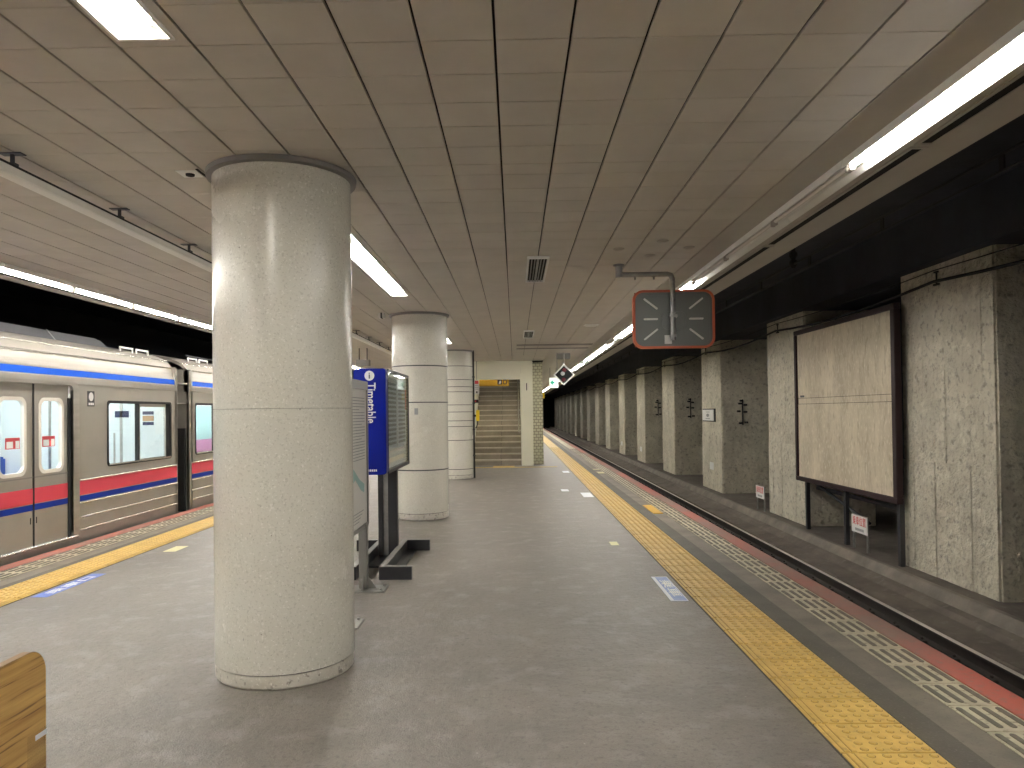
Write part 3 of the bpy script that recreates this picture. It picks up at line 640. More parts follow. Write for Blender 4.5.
# ================================================================== timetable stand
t = Thing('timetable_stand', 'tall blue timetable display stand with glass sides on a black base', 'timetable stand', (-1.35, 7.6, 0))
xa, xb, ya, yb, za, zb = -1.50, -1.20, 6.87, 8.33, 0.932, 1.922
def end_pts():   # rounded toward the top corners
    return rrect(xa, xb, za, zb, 0.03, 4)
ep = t.part('end_panel', MB().plate(end_pts(), mY, ya, ya+0.11), 'info_blue', bev=0.0)
t.part('end_panel', MB().plate(end_pts(), mY, yb-0.05, yb), 'steel_dark')
t.part('info_disc', MB().plate([(-1.352+0.046*math.cos(i*math.pi/14), 1.855+0.046*math.sin(i*math.pi/14)) for i in range(28)], mY, ya-0.003, ya), 'white_plastic', parent=ep)
t.part('info_letter', MB().text('i', 0.085, lambda u, v, d: (-1.352+u*1.5, ya-0.0045+d, 1.853+v), thick=0.002), 'print_dark', parent=ep)
t.part('lettering', MB().text('Timetable', 0.108, lambda u, v, d: (-1.342+v*1.1, ya-0.002+d, 1.60-u*0.87), thick=0.003, weight=0.0014), 'white_plastic', parent=ep)
m = MB()
for i in range(5): m.box(-1.375+0.018*i, -1.362+0.018*i, ya-0.002, ya, 0.962, 0.982)
t.part('small_lettering', m, 'white_plastic', parent=ep)
t.part('top_cap', B(xa+0.01, xb-0.01, ya+0.11, yb-0.05, zb-0.03, zb-0.004), 'steel_dark'); t.part('bottom_cap', B(xa+0.01, xb-0.01, ya+0.11, yb-0.05, za+0.004, za+0.04), 'steel_dark')
for sx, x in ((1, xb), (-1, xa)):
    fr = t.part('window_frame', MB().ring([(ya+0.11, za), (yb, za), (yb, zb), (ya+0.11, zb)], [(ya+0.115, za+0.03), (yb-0.03, za+0.03), (yb-0.03, zb-0.03), (ya+0.115, zb-0.03)], mX, x-0.006*sx, x+0.004*sx), 'steel_dark')
    t.part('glass_pane', B(min(x-0.004*sx, x-0.001*sx), max(x-0.004*sx, x-0.001*sx), ya+0.115, yb-0.03, za+0.03, zb-0.03), 'pane_glass', parent=fr)
    q = x-0.02*sx
    ps = t.part('poster_panel', B(min(q, q-0.02*sx), max(q, q-0.02*sx), ya+0.11, yb-0.05, za+0.04, zb-0.03), 'paper')
    m = MB(); m2 = MB()
    for i in range(2):
        a = ya+0.18+0.62*i; e0, e1 = sorted((q, q+0.002*sx))
        m.box(e0, e1, a, a+0.55, za+0.22, zb-0.12)
        for j in range(14): m2.box(*sorted((q+0.002*sx, q+0.004*sx)), a+0.04, a+0.51, za+0.26+0.045*j, za+0.285+0.045*j)
    t.part('timetable_sheet', m, 'label_white', parent=ps); t.part('printed_rows', m2, 'print_grey', parent=ps)
    t.part('red_notice', B(*sorted((q, q+0.004*sx)), yb-0.17, yb-0.07, zb-0.38, zb-0.16), 'print_red', parent=ps)
for x0_, x1_ in ((-1.436, -1.384), (-1.332, -1.238)): t.part('post', B(x0_, x1_, 7.69, 7.78, 0.02, za+0.01), 'steel_dark', bev=0.006)
t.part('post_trim', B(-1.384, -1.332, 7.71, 7.77, 0.02, za+0.01), 'galvanised')
t.part('base_floor', B(-1.195, -1.09, 6.74, 8.08, 0.0, 0.012), 'steel_dark')
for sx, xw, xo in ((1, -1.245, -0.95), (-1, -1.455, -1.75)):
    m = MB(); a0, a1 = sorted((xw, xo))
    m.box(a0, a1, 6.68, 6.73, 0, 0.115); m.box(a0, a1, 8.09, 8.14, 0, 0.115); m.box(*sorted((xw, xw+0.05*sx)), 6.73, 8.09, 0, 0.115)
    bs = t.part('base_bracket', m, 'steel_dark')
    m = MB(); m.box(a0, a1, 6.678, 6.74, 0.115, 0.121); m.box(a0, a1, 8.08, 8.142, 0.115, 0.121); m.box(*sorted((xw, xw+0.055*sx)), 6.74, 8.08, 0.115, 0.121)
    t.part('base_edge', m, 'grey_paint', parent=bs)
t.part('base_plate', B(-1.455, -1.245, 7.2, 7.95, 0.0, 0.02), 'steel_dark')

# ================================================================== bench
t = Thing('bench', 'wooden platform bench with a rounded panel back', 'bench', (-1.45, 1.2, 0))
ye = 2.185
bk = t.part('back_panel', MB().plate(rrect(0.25, ye, 0.25, 0.825, 0.075, 8), mX, -1.428, -1.40), 'wood')
t.part('panel_edge', MB().ring(rrect(0.25-0.0015, ye+0.0015, 0.2485, 0.8265, 0.0765, 8), rrect(0.25+0.003, ye-0.003, 0.253, 0.822, 0.072, 8), mX, -1.4265, -1.4012), 'wood_edge', parent=bk)
t.part('clear_tape', B(-1.4, -1.399, ye-0.085, ye+0.002, 0.47, 0.59), 'clear_film', parent=bk)
t.part('tape_piece', B(-1.3995, -1.3985, ye-0.05, ye+0.002, 0.565, 0.58), 'label_white', parent=bk)
t.part('seat', B(-1.88, -1.44, 0.25, ye, 0.40, 0.43), 'wood', bev=0.008)
for y in (0.45, ye-0.2):
    t.part('leg', B(-1.84, -1.80, y-0.02, y+0.02, 0, 0.40), 'steel_grey'); t.part('leg', B(-1.50, -1.46, y-0.02, y+0.02, 0, 0.40), 'steel_grey')
    t.part('back_support', B(-1.455, -1.428, y-0.02, y+0.02, 0.40, 0.75), 'steel_grey')

# ================================================================== convex mirror on its arm
t = Thing('convex_mirror', 'back of a convex safety mirror with an orange rim on a bent pipe', 'mirror', (1.03, 7.25, ZC))
u0, u1, v0, v1 = 1.171, 1.971, 2.106, 2.681
t.part('rim', MB().ring(rrect(u0, u1, v0, v1, 0.10, 7), rrect(u0+0.022, u1-0.022, v0+0.022, v1-0.022, 0.085, 7), mY, 7.27, 7.33), 'mirror_orange')
bp = t.part('back_plate', MB().plate(rrect(u0+0.012, u1-0.012, v0+0.012, v1-0.012, 0.09, 7), mY, 7.283, 7.30), 'mirror_back')
t.part('back_bead', MB().ring(rrect(u0+0.035, u1-0.035, v0+0.035, v1-0.035, 0.075, 7), rrect(u0+0.052, u1-0.052, v0+0.052, v1-0.052, 0.065, 7), mY, 7.276, 7.284), 'mirror_back', parent=bp)
t.part('hub_dish', MB().ring(rrect(1.455, 1.70, 2.29, 2.48, 0.06, 6), rrect(1.467, 1.688, 2.302, 2.468, 0.05, 6), mY, 7.27, 7.284), 'mirror_back', parent=bp)
for (ca, cb_, ang) in ((1.345, 2.545, -38), (1.345, 2.395, 0), (1.345, 2.245, 38), (1.79, 2.545, 38), (1.79, 2.395, 0), (1.79, 2.245, -38)):
    L_ = 0.085 if ang else 0.07; c_, s_ = math.cos(math.radians(ang)), math.sin(math.radians(ang))
    pts = [(ca+p*c_-q*s_, cb_+p*s_+q*c_) for p, q in rrect(-L_, L_, -0.009, 0.009, 0.008, 3)]
    t.part('stiffening_rib', MB().plate(pts, mY, 7.268, 7.284), 'mirror_rib', parent=bp)
m = MB(); NU, NV = 12, 8
for i in range(NU+1):
    for j in range(NV+1):
        a, b = i/NU, j/NV; m.v.append((u0+0.02+(u1-u0-0.04)*a, 7.31+0.06*(1-(2*a-1)**2)*(1-(2*b-1)**2), v0+0.02+(v1-v0-0.04)*b))
for i in range(NU):
    for j in range(NV): k = i*(NV+1)+j; m.f.append((k, k+1, k+NV+2, k+NV+1)); m.m.append(0); m.sm.append(True)
t.part('mirror_face', m, 'mirror_face')
t.part('ceiling_flange', MB().lathe([(0.055, ZC-0.001), (0.055, ZC-0.015), (0.034, ZC-0.02), (0.034, 2.80)], 1.03, 7.22, 16), 'galvanised')
arm = t.part('arm_pipe', MB().tube([(1.01, 7.22, 2.825)] + [(1.50, 7.22, 2.825), (1.535, 7.22, 2.815), (1.55, 7.22, 2.78)] + [(1.55, 7.22, 2.18)], 0.026, 12), 'galvanised')
t.part('clamp', B(1.515, 1.59, 7.19, 7.28, 2.40, 2.43).box(1.53, 1.57, 7.185, 7.28, 2.435, 2.455).box(1.522, 1.578, 7.19, 7.275, 2.21, 2.235), 'galvanised', parent=arm, bev=0.004)
t.part('arm_bolt', MB().cyl((1.19, 7.22, 2.80), (1.19, 7.22, 2.775), 0.010, 6).cyl((1.37, 7.22, 2.80), (1.37, 7.22, 2.775), 0.010, 6), 'galvanised', parent=arm)
t.part('maker_plate', B(1.475, 1.545, 7.262, 7.268, 2.15, 2.235), 'mirror_rib', parent=bp)

# ================================================================== diamond signal, exit sign
t = Thing('diamond_signal', 'diamond shaped white framed dark signal hanging from the ceiling', 'signal', (1.2, 18.0, ZC))
cx, cz, r = 1.2, 2.39, 0.262
dia = lambda q: [(cx+q, cz), (cx, cz+q), (cx-q, cz), (cx, cz-q)]
t.part('frame', MB().ring(dia(r), dia(r-0.045), mY, 17.95, 18.05), 'white_plastic'); t.part('face', MB().plate(dia(r-0.04), mY, 17.98, 18.03), 'signal_dark')
for (a, b) in ((0.01, 0.11), (-0.03, 0.03), (-0.01, -0.12)):
    t.part('lens', MB().plate([(cx+a+0.05*math.cos(i*math.pi/8), cz+b+0.05*math.sin(i*math.pi/8)) for i in range(16)], mY, 17.965, 17.98), 'signal_red' if abs(b) > 0.05 else 'galvanised')
t.part('stem', MB().cyl((1.2, 18.02, cz+r-0.02), (1.2, 18.02, ZC), 0.022, 8), 'steel_grey')
t.part('mount_box', B(1.03, 1.37, 18.1, 18.3, ZC-0.14, ZC-0.001), 'grey_paint', bev=0.01)
t.part('box_strap', B(1.03, 1.045, 18.0, 18.1, 2.5, ZC-0.001), 'steel_grey')
t = Thing('exit_sign', 'small lit white sign with a green arrow beyond the diamond signal', 'exit sign', (1.26, 24.0, ZC))
t.part('case', B(1.12, 1.42, 24.0, 24.14, 2.26, 2.60), 'white_plastic', bev=0.01); fc = t.part('lit_face', B(1.14, 1.40, 23.985, 24.0, 2.28, 2.58), 'exit_lit')
t.part('green_arrow', MB().plate([(1.15, 2.44), (1.24, 2.53), (1.24, 2.47), (1.29, 2.47), (1.29, 2.41), (1.24, 2.41), (1.24, 2.35)], mY, 23.978, 23.985), 'exit_green', parent=fc)
for x in (1.15, 1.35): t.part('rod', B(x-0.01, x+0.01, 24.05, 24.07, 2.62, ZC), 'steel_grey')

# ================================================================== stair entrance
YS = 20.62
lin = struct('trim_lintel', B(-1.20, 0.17, YS, YS+0.35, 2.42, ZC-0.002), 'cream_panel', 'cream lintel over the staircase opening', bev=0.006)
jm = struct('trim_jamb', B(0.175, 0.50, YS+0.02, YS+0.5, 0, ZC-0.002), 'cream_panel', 'cream metal clad jamb beside the staircase opening')
for a, b in ((0.178, 0.235), (0.24, 0.37), (0.385, 0.497)): struct('jamb_panel', B(a, b, YS, YS+0.03, 0.0, ZC-0.005), 'cream_panel', parent=jm, bev=0.004)
struct('wall_brick', B(0.505, 0.80, YS+0.62, 50, 0, ZC-0.002), 'glazed_brick', 'cream glazed brick pier beside the staircase')
struct('wall_stair_right', B(0.175, 0.50, YS+0.5, 50, 0, 5.2), 'cream_panel', 'right side wall of the staircase')
struct('wall_stair_left', B(-1.40, -1.20, YS, 50, 0, 5.2), 'cream_panel', 'left side wall of the staircase')
struct('ceiling_stair', MB().add([(-1.2, YS+0.35, 2.6), (0.175, YS+0.35, 2.6), (0.175, 32, 5.4), (-1.2, 32, 5.4), (-1.2, YS+0.35, 2.75), (0.175, YS+0.35, 2.75), (0.175, 32, 5.55), (-1.2, 32, 5.55)], [(0, 3, 2, 1), (4, 5, 6, 7), (0, 1, 5, 4), (2, 3, 7, 6), (0, 4, 7, 3), (1, 2, 6, 5)]), 'soffit', 'sloping ceiling over the staircase')
single('notice_plate', MB().plate(rrect(0.182, 0.495, 2.06, 2.34, 0.01, 3), mY, YS-0.012, YS-0.002).box(0.32, 0.345, YS-0.014, YS-0.012, 2.1, 2.3, 1), ['cream_panel', 'print_dark'], 'cream notice plate with a dark bar on the stair jamb', 'sign')
st = Thing('staircase', 'beige stone staircase rising away from the platform', 'stairs', (-0.5, 20.9, 0))
tw, rise = 0.29, 0.158
for k in range(22):
    y = 20.9+tw*k; z = rise*k; xs = -0.42 + (0.0 if k % 2 else 0.02)
    for a, b in ((-1.195, xs-0.004), (xs+0.004, 0.17)):
        st.part('riser_stone', B(a, b, y+0.022, y+tw+0.03, max(0, z-0.15) if k else 0, z+rise-0.045), 'riser_stone')
        st.part('tread_stone', B(a, b, y+random.uniform(-0.004, 0.004), y+tw+0.03, z+rise-0.040, z+rise), 'stair_stone', bev=0.006)
    st.part('step_joint', B(-1.195, 0.17, y+0.035, y+tw, max(0, z-0.01), z+rise-0.035), 'grout')
t = Thing('stair_fill_light', 'added fill tube out of view behind the lintel, brightening the staircase', 'light', (-0.5, 21.55, 2.6))  # added fill, unseen behind the lintel, to brighten the lower steps
t.part('case', B(-1.0, -0.1, 21.48, 21.62, 2.64, 2.68), 'lamp_white'); t.part('tube', MB().cyl((-0.98, 21.55, 2.62), (-0.12, 21.55, 2.62), 0.0155, 10), 'lit_tube')
for x in (-0.988, -0.112): t.part('lamp_holder', B(x-0.012, x+0.012, 21.53, 21.57, 2.60, 2.64), 'lamp_cap')
hr = Thing('handrail', 'pale steel handrail along the right wall of the staircase', 'handrail', (0.1, 20.9, 0.9))
hr.part('rail', MB().tube([(0.10, 20.75, 0.93), (0.10, 20.95, 0.96), (0.10, 20.95+tw*18, 0.96+rise*18)], 0.022, 10), 'stainless_bright')
for k in (0, 5, 10, 15): hr.part('bracket', MB().tube([(0.10, 21.0+tw*k, 0.96+rise*k), (0.11, 21.0+tw*k, 0.90+rise*k), (0.175, 21.0+tw*k, 0.90+rise*k)], 0.01, 6), 'steel_grey')
g = Thing('guide_sign', 'yellow guide sign with black pictograms hanging in the stair opening', 'sign', (-0.66, 21.08, 2.25))
gb = g.part('board', B(-1.10, -0.16, 21.05, 21.12, 2.245, 2.47), 'guide_yellow', bev=0.005)
g.part('pictogram', MB().plate(rrect(-0.49, -0.36, 2.290, 2.425, 0.01, 3), mY, 21.045, 21.05), 'print_dark', parent=gb)
g.part('figure', MB().plate([(-0.455, 2.305), (-0.40, 2.305), (-0.385, 2.365), (-0.41, 2.41), (-0.44, 2.365)], mY, 21.041, 21.045), 'white_plastic', parent=gb)
g.part('pictogram', MB().ring(rrect(-0.33, -0.22, 2.290, 2.425, 0.03, 3), rrect(-0.305, -0.245, 2.315, 2.40, 0.02, 3), mY, 21.045, 21.05), 'print_dark', parent=gb)
for x in (-1.0, -0.3): g.part('hanger', B(x-0.012, x+0.012, 21.08, 21.095, 2.47, 2.62), 'steel_grey')
n_ = Thing('banner_notice', 'narrow white notice with a red top hanging at the stair opening beside the banded pillar', 'notice', (-1.06, 20.5, 2.0))
n_.part('sheet', B(-1.12, -0.985, 20.5, 20.51, 2.01, 2.40), 'paper'); n_.part('red_top', B(-1.105, -1.0, 20.497, 20.5, 2.29, 2.38), 'print_red'); n_.part('mark', B(-1.075, -1.03, 20.497, 20.5, 2.04, 2.085), 'print_dark')
n_.part('printed_lines', MB().box(-1.10, -1.005, 20.4975, 20.5, 2.24, 2.255).box(-1.10, -1.005, 20.4975, 20.5, 2.19, 2.205).box(-1.10, -1.005, 20.4975, 20.5, 2.14, 2.155), 'print_grey')
n_.part('hanger', B(-1.06, -1.045, 20.502, 20.508, 2.40, 2.924), 'steel_grey')
t = Thing('fire_switch', 'small dark red box on the stair wall above the yellow call box', 'alarm box', (-1.15, 20.75, 1.8))
t.part('case', B(-1.2, -1.02, 20.66, 20.74, 1.77, 1.86), 'maroon_frame', bev=0.006); t.part('button', MB().cyl((-1.1, 20.66, 1.815), (-1.1, 20.645, 1.815), 0.02, 10), 'print_red')
t = Thing('projecting_sign', 'small yellow projecting sign on the brick pier', 'sign', (0.8, 21.35, 1.9))
t.part('board', B(0.80, 0.855, 21.3, 21.4, 1.885, 2.07), 'signal_yellow', bev=0.005); t.part('bracket', B(0.79, 0.81, 21.33, 21.37, 1.95, 2.0), 'steel_dark')
sb = Thing('stair_tactile_line', 'narrow yellow tactile line across the foot of the stairs', 'tactile paving', (0.0, 20.1, 0))
for k in range(8): sb.part('tactile_tile', B(-1.19+0.29*k, -0.905+0.29*k, 20.02, 20.14, 0, 0.008), 'tactile_yellow', bev=0.002)
for k in range(2): sb.part('tactile_tile', B(-0.62+0.3*k, -0.33+0.3*k, 20.15, 20.55, 0, 0.008), 'tactile_yellow', bev=0.002)

# ================================================================== floor stickers
def sticker(x0, x1, y0, y1, txt, flip, label, sheet='label_blue', rim=True):
    t = Thing('floor_sticker', label, 'floor sticker', ((x0+x1)/2, y0, 0))
    b = t.part('sheet', B(x0, x1, y0, y1, 0, 0.002), sheet)
    if rim: t.part('border', MB().ring([(x0, y0), (x1, y0), (x1, y1), (x0, y1)], [(x0+0.03, y0+0.015), (x1-0.006, y0+0.015), (x1-0.006, y1-0.015), (x0+0.03, y1-0.015)], mZ, 0.002, 0.0028), 'label_white', parent=b)
    s_ = -1 if flip else 1; xc, yc = (x0+x1)/2, (y0+y1)/2
    L_ = (y1-y0)
    t.part('lettering', MB().text(txt, 0.11, lambda u, v, d: (xc+0.01+s_*v*0.9, yc-s_*u*L_*(3.2 if len(txt) == 2 else 2.3), 0.003+d), thick=0.001, weight=0.0008), 'white_plastic', parent=b)
sticker(1.205, 1.345, 5.85, 6.70, '乗車', False, 'pale blue sticker with white characters beside the empty track tactile strip')
sticker(-4.07, -3.93, 6.15, 7.05, '乗車口', True, 'blue sticker with white characters beside the train side tactile strip', 'label_deep', False)
for i, (x, y, a, b, mt, lab) in enumerate(((-3.85, 8.33, 0.07, 0.17, 'pale_yellow', 'pale yellow oblong floor marker on the train side'), (1.10, 8.4, 0.045, 0.11, 'pale_yellow', 'small pale yellow floor marker in front of the convex mirror'),
        (1.27, 13.3, 0.09, 0.35, 'label_white', 'pale oblong floor marker between the convex mirror and the stairs'), (0.93, 14.1, 0.07, 0.18, 'label_white', 'tiny white floor marker on the way to the stairs'), (1.24, 18.4, 0.08, 0.25, 'label_white', 'white floor marker near the foot of the stairs'))):
    single('floor_marker', MB().plate(rrect(x-a, x+a, y-b, y+b, 0.01, 2), mZ, 0, 0.0025), mt, lab, 'floor marker')
single('yellow_plate', MB().plate(rrect(1.985, 2.125, 10.75, 11.7, 0.01, 2), mZ, 0.004, 0.0115), 'guide_yellow', 'single yellow plate between the tactile strip and the edge tiles', 'floor marker', bev=0.0)
single('yellow_bar', B(1.98, 2.13, 17.75, 18.2, 0.004, 0.0115), 'pale_yellow', 'broader yellow bar beside the edge tiles near the stairs', 'floor marker')
single('yellow_bar', B(1.98, 2.13, 18.9, 19.1, 0.004, 0.0115), 'pale_yellow', 'thinner yellow bar beside the edge tiles near the stairs', 'floor marker')

# ================================================================== the train
XS = -5.30
def train_car(y0, y1, doors, windows, label, seatmat, ac, ends):
    t = Thing('train_car', label, 'train car', (-6.7, (y0+y1)/2, -1.04))
    XF = -8.1
    zt = 1.89                                   # top of the door opening
    # side sheet: cells between openings
    ops = [(a, b, 0.07, zt) for a, b in doors] + [(a, b, 0.87, 1.70) for a, b in windows]
    ys = sorted({y0, y1, *[o_[0] for o_ in ops], *[o_[1] for o_ in ops]})
    m = MB()
    for a, b in zip(ys[:-1], ys[1:]):
        yc = (a+b)/2; hole = [o_ for o_ in ops if o_[0] < yc < o_[1]]
        if not hole: m.box(XS-0.07, XS, a, b, -0.12, zt)
        else:
            _, _, c, d = hole[0]
            m.box(XS-0.07, XS, a, b, -0.12, c)
            if d < zt: m.box(XS-0.07, XS, a, b, d, zt)
    t.part('side_panel', m, 'stainless_matte')
    t.part('upper_panel', MB().profile([(XS, zt), (XS+0.004, zt+0.012), (XS-0.004, 1.98), (XS-0.008, 1.985), (XS-0.02, 2.075), (XS-0.055, 2.235), (XS-0.12, 2.235), (XS-0.12, zt)], y0, y1, closed=True), 'stainless')
    t.part('gutter', B(XS-0.08, XS-0.045, y0, y1, 2.235, 2.247), 'stainless_bright')
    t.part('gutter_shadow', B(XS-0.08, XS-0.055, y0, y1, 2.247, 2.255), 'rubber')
    rp = [(XS-0.06, 2.255), (XS-0.13, 2.335), (XS-0.2, 2.385), (XS-0.35, 2.45), (XS-0.7, 2.53), (XS-1.4, 2.56)]
    rp = rp + [(2*(XS-1.4)-x, z) for x, z in rp[::-1][1:]]
    t.part('roof', MB().profile(rp + [(x, z-0.05) for x, z in rp[::-1]], y0, y1, closed=True), 'train_roof')
    t.part('roof_line', MB().cyl((XS-0.165, y0+0.02, 2.362), (XS-0.165, y1-0.02, 2.362), 0.01, 6), 'stainless_bright')
    # far side, floor, ends, underframe
    t.part('far_side', B(XF, XF+0.07, y0, y1, -0.12, 0.85).box(XF, XF+0.07, y0, y1, 1.75, 2.26).box(XF, XF+0.07, y0, y0+1.2, 0.85, 1.75).box(XF, XF+0.07, y1-1.4, y1, 0.85, 1.75), 'car_white')
    t.part('far_window', B(XF+0.02, XF+0.03, y0+1.2, y1-1.4, 0.85, 1.75), 'print_teal')
    t.part('far_mullion', MB().box(XF, XF+0.09, y0+1.2+0.0, y0+1.3, 0.85, 1.75).box(XF, XF+0.09, (y0+y1)/2-0.6, (y0+y1)/2+0.6, 0.85, 1.75).box(XF, XF+0.09, y1-3.4, y1-2.9, 0.85, 1.75), 'car_white')
    t.part('floor_pan', B(XF+0.07, XS-0.07, y0+0.02, y1-0.02, -0.02, 0.07), 'car_floor')
    t.part('underframe', B(XF+0.15, XS-0.15, y0+0.4, y1-0.4, -0.9, -0.12), 'rubber')
    t.part('inner_ceiling', B(XF+0.07, XS-0.10, y0+0.02, y1-0.02, 2.20, 2.235), 'car_white')
    t.part('inner_lining', B(XS-0.085, XS-0.071, y0+0.02, y1-0.02, 1.9, 2.2), 'car_white')
    for e, s_ in ((y0, 1), (y1, -1)):
        a, b = sorted((e, e+0.06*s_))
        en = t.part('end_wall', B(XF, -7.25, a, b, -0.12, 2.26).box(-6.15, XS, a, b, -0.12, 2.26).box(-7.25, -6.15, a, b, 1.95, 2.26), 'stainless_matte')
        c, d = sorted((e+0.06*s_, e+0.075*s_))
        t.part('end_lining', B(XF+0.07, -7.25, c, d, 0.07, 2.2).box(-6.15, XS-0.07, c, d, 0.07, 2.2).box(-7.25, -6.15, c, d, 1.95, 2.2), 'car_white', parent=en)
        dd = t.part('end_door', B(-7.25, -6.15, c, d, 0.07, 1.95), 'car_white', parent=en)
        f0, f1 = sorted((e+0.075*s_, e+0.085*s_))
        t.part('end_door_frame', B(-6.16, -6.12, f0, f1, 0.07, 1.98).box(-7.28, -7.24, f0, f1, 0.07, 1.98).box(-7.28, -6.12, f0, f1, 1.95, 1.98), 'stainless', parent=en)
        t.part('end_handle', B(-6.26, -6.235, f0, f1+0.01, 0.75, 1.25), 'stainless', parent=en)
        t.part('end_notice', B(-6.235, -6.02, f0, f1+0.003, 1.49, 1.59), 'navy_sign', parent=en)
        for za_ in (1.53, 1.365): t.part('end_notice', B(-5.80, -5.63, f0, f1, za_, za_+0.05), 'navy_sign', parent=en)
        t.part('end_sticker', B(-5.80, -5.63, f0, f1, 1.43, 1.51), 'sticker_orange', parent=en)
        t.part('end_box', B(-5.6, -5.40, f0, f1+0.06, 1.22, 1.62), 'white_plastic', parent=en)
        g0, g1 = sorted((e, e-0.25*s_))
        t.part('gangway', MB().ring(rrect(-7.35, -6.05, 0.0, 2.08, 0.1, 3), rrect(-7.2, -6.2, 0.1, 1.95, 0.1, 3), mY, g0, g1), 'rubber')
        t.part('corner_post', MB().cyl((XS-0.02, e, -0.1), (XS-0.02, e, 2.24), 0.026, 10), 'stainless')
        h0, h1 = sorted((e-0.005*s_, e-0.05*s_))
        t.part('end_step', B(XS-0.26, XS-0.06, h0, h1, 1.70, 1.715).box(XS-0.26, XS-0.06, h0, h1, 2.02, 2.035), 'white_plastic')
        t.part('end_shield', B(XS-0.24, XS-0.08, h0, h1, -0.05, 1.30), 'rubber')
    # stripes and ribs on the side, broken at the doors
    segs = []; c = y0+0.02
    for a, b in sorted(doors): segs.append((c, a-0.13)); c = b+0.13
    segs.append((c, y1-0.02))
    for nm, za, zb, mt in (('red_stripe', 0.552, 0.722, 'stripe_red'), ('navy_stripe', 0.478, 0.543, 'stripe_navy')):
        m = MB()
        for a, b in segs: m.box(XS, XS+0.003, a, b, za, zb)
        t.part(nm, m, mt)
    m = MB()
    for a, b in segs:
        for z, q in ((0.735, 0.012), (0.458, 0.011), (0.286, 0.011), (0.135, 0.011)): m.cyl((XS+0.001, a, z), (XS+0.001, b, z), q, 8)
    t.part('side_rib', m, 'stainless_bright')
    t.part('blue_stripe', MB().profile([(XS-0.006, 1.992), (XS-0.016, 2.068), (XS-0.022, 2.068), (XS-0.012, 1.992)], y0+0.03, y1-0.03, closed=True), 'stripe_blue')
    # doors
    for a, b in doors:
        mid = (a+b)/2; xd = XS-0.035
        fr = t.part('door_frame', MB().ring(rrect(a-0.12, b+0.12, 0.04, zt+0.03, 0.10, 5), rrect(a, b, 0.075, zt-0.01, 0.06, 5), mX, XS-0.03, XS+0.008), 'stainless')
        t.part('door_sill', MB().cyl((XS+0.012, a-0.02, 0.075), (XS+0.012, b+0.06, 0.075), 0.014, 8), 'stainless_bright', parent=fr)
        t.part('door_jamb', B(xd-0.03, xd+0.012, b-0.055, b+0.01, 0.08, zt-0.16).box(xd-0.03, xd+0.012, a-0.01, a+0.02, 0.08, zt), 'rubber', parent=fr)
        for s_, (c, d) in ((-1, (a+0.01, mid-0.008)), (1, (mid+0.008, b-0.03))):
            wc = (c+d)/2; wa, wb, wz0, wz1 = wc-0.205, wc+0.19, 0.90, 1.70
            leaf = t.part('door_leaf', MB().box(xd-0.03, xd, c, wa, 0.08, zt).box(xd-0.03, xd, wb, d, 0.08, zt).box(xd-0.03, xd, wa, wb, 0.08, wz0).box(xd-0.03, xd, wa, wb, wz1, zt), 'stainless_matte')
            t.part('window_gasket', MB().ring(rrect(wa-0.03, wb+0.03, wz0-0.03, wz1+0.03, 0.10, 6), rrect(wa+0.01, wb-0.01, wz0+0.01, wz1-0.01, 0.075, 6), mX, xd-0.035, xd+0.006), 'gasket', parent=leaf)
            t.part('window_pane', MB().plate(rrect(wa, wb, wz0, wz1, 0.07, 6), mX, xd-0.016, xd-0.010), 'pane_glass', parent=leaf)
            sy = wc + (0.03 if s_ < 0 else -0.03)
            t.part('window_sticker', B(xd-0.0095, xd-0.008, sy-0.13, sy+0.10, 1.17, 1.29), 'print_red', parent=leaf)
            t.part('sticker_patch', B(xd-0.008, xd-0.007, sy-0.11, sy-0.01, 1.18, 1.25).box(xd-0.008, xd-0.007, sy+0.03, sy+0.09, 1.175, 1.255), 'white_plastic', parent=leaf)
            for nm, za, zb, mt in (('red_stripe', 0.552, 0.722, 'stripe_red'), ('navy_stripe', 0.478, 0.543, 'stripe_navy')): t.part(nm, B(xd, xd+0.003, c, d, za, zb), mt, parent=leaf)
            t.part('crease', B(xd, xd+0.004, c, d, 0.835, 0.85), 'steel_grey', parent=leaf)
            hy = mid + s_*0.05; t.part('finger_slot', B(xd, xd+0.002, hy-0.008, hy+0.008, 0.33, 0.40), 'rubber', parent=leaf)
        t.part('door_seal', B(xd-0.03, xd+0.006, mid-0.012, mid+0.012, 0.08, zt), 'rubber')
    # windows
    for a, b in windows:
        mid = a+(b-a)*0.46
        fr = t.part('window_frame', MB().ring(rrect(a-0.015, b+0.015, 0.855, 1.715, 0.05, 5), rrect(a+0.02, b-0.02, 0.885, 1.68, 0.045, 5), mX, XS-0.045, XS+0.005), 'rubber')
        t.part('window_ledge', B(XS-0.02, XS+0.012, a+0.02, b-0.02, 0.87, 0.888), 'stainless_bright', parent=fr)
        t.part('window_mullion', B(XS-0.05, XS-0.008, mid-0.035, mid+0.02, 0.88, 1.70), 'rubber', parent=fr); t.part('window_blind_edge', B(XS-0.05, XS-0.012, b-0.13, b-0.02, 0.88, 1.70), 'rubber', parent=fr)
        t.part('window_sash', MB().ring([(mid+0.02, 0.885), (b-0.13, 0.885), (b-0.13, 1.68), (mid+0.02, 1.68)], [(mid+0.05, 0.90), (b-0.16, 0.90), (b-0.16, 1.64), (mid+0.05, 1.64)], mX, XS-0.035, XS-0.015), 'stainless', parent=fr)
        t.part('window_pane', B(XS-0.03, XS-0.024, a+0.01, b-0.01, 0.875, 1.69), 'pane_glass', parent=fr)
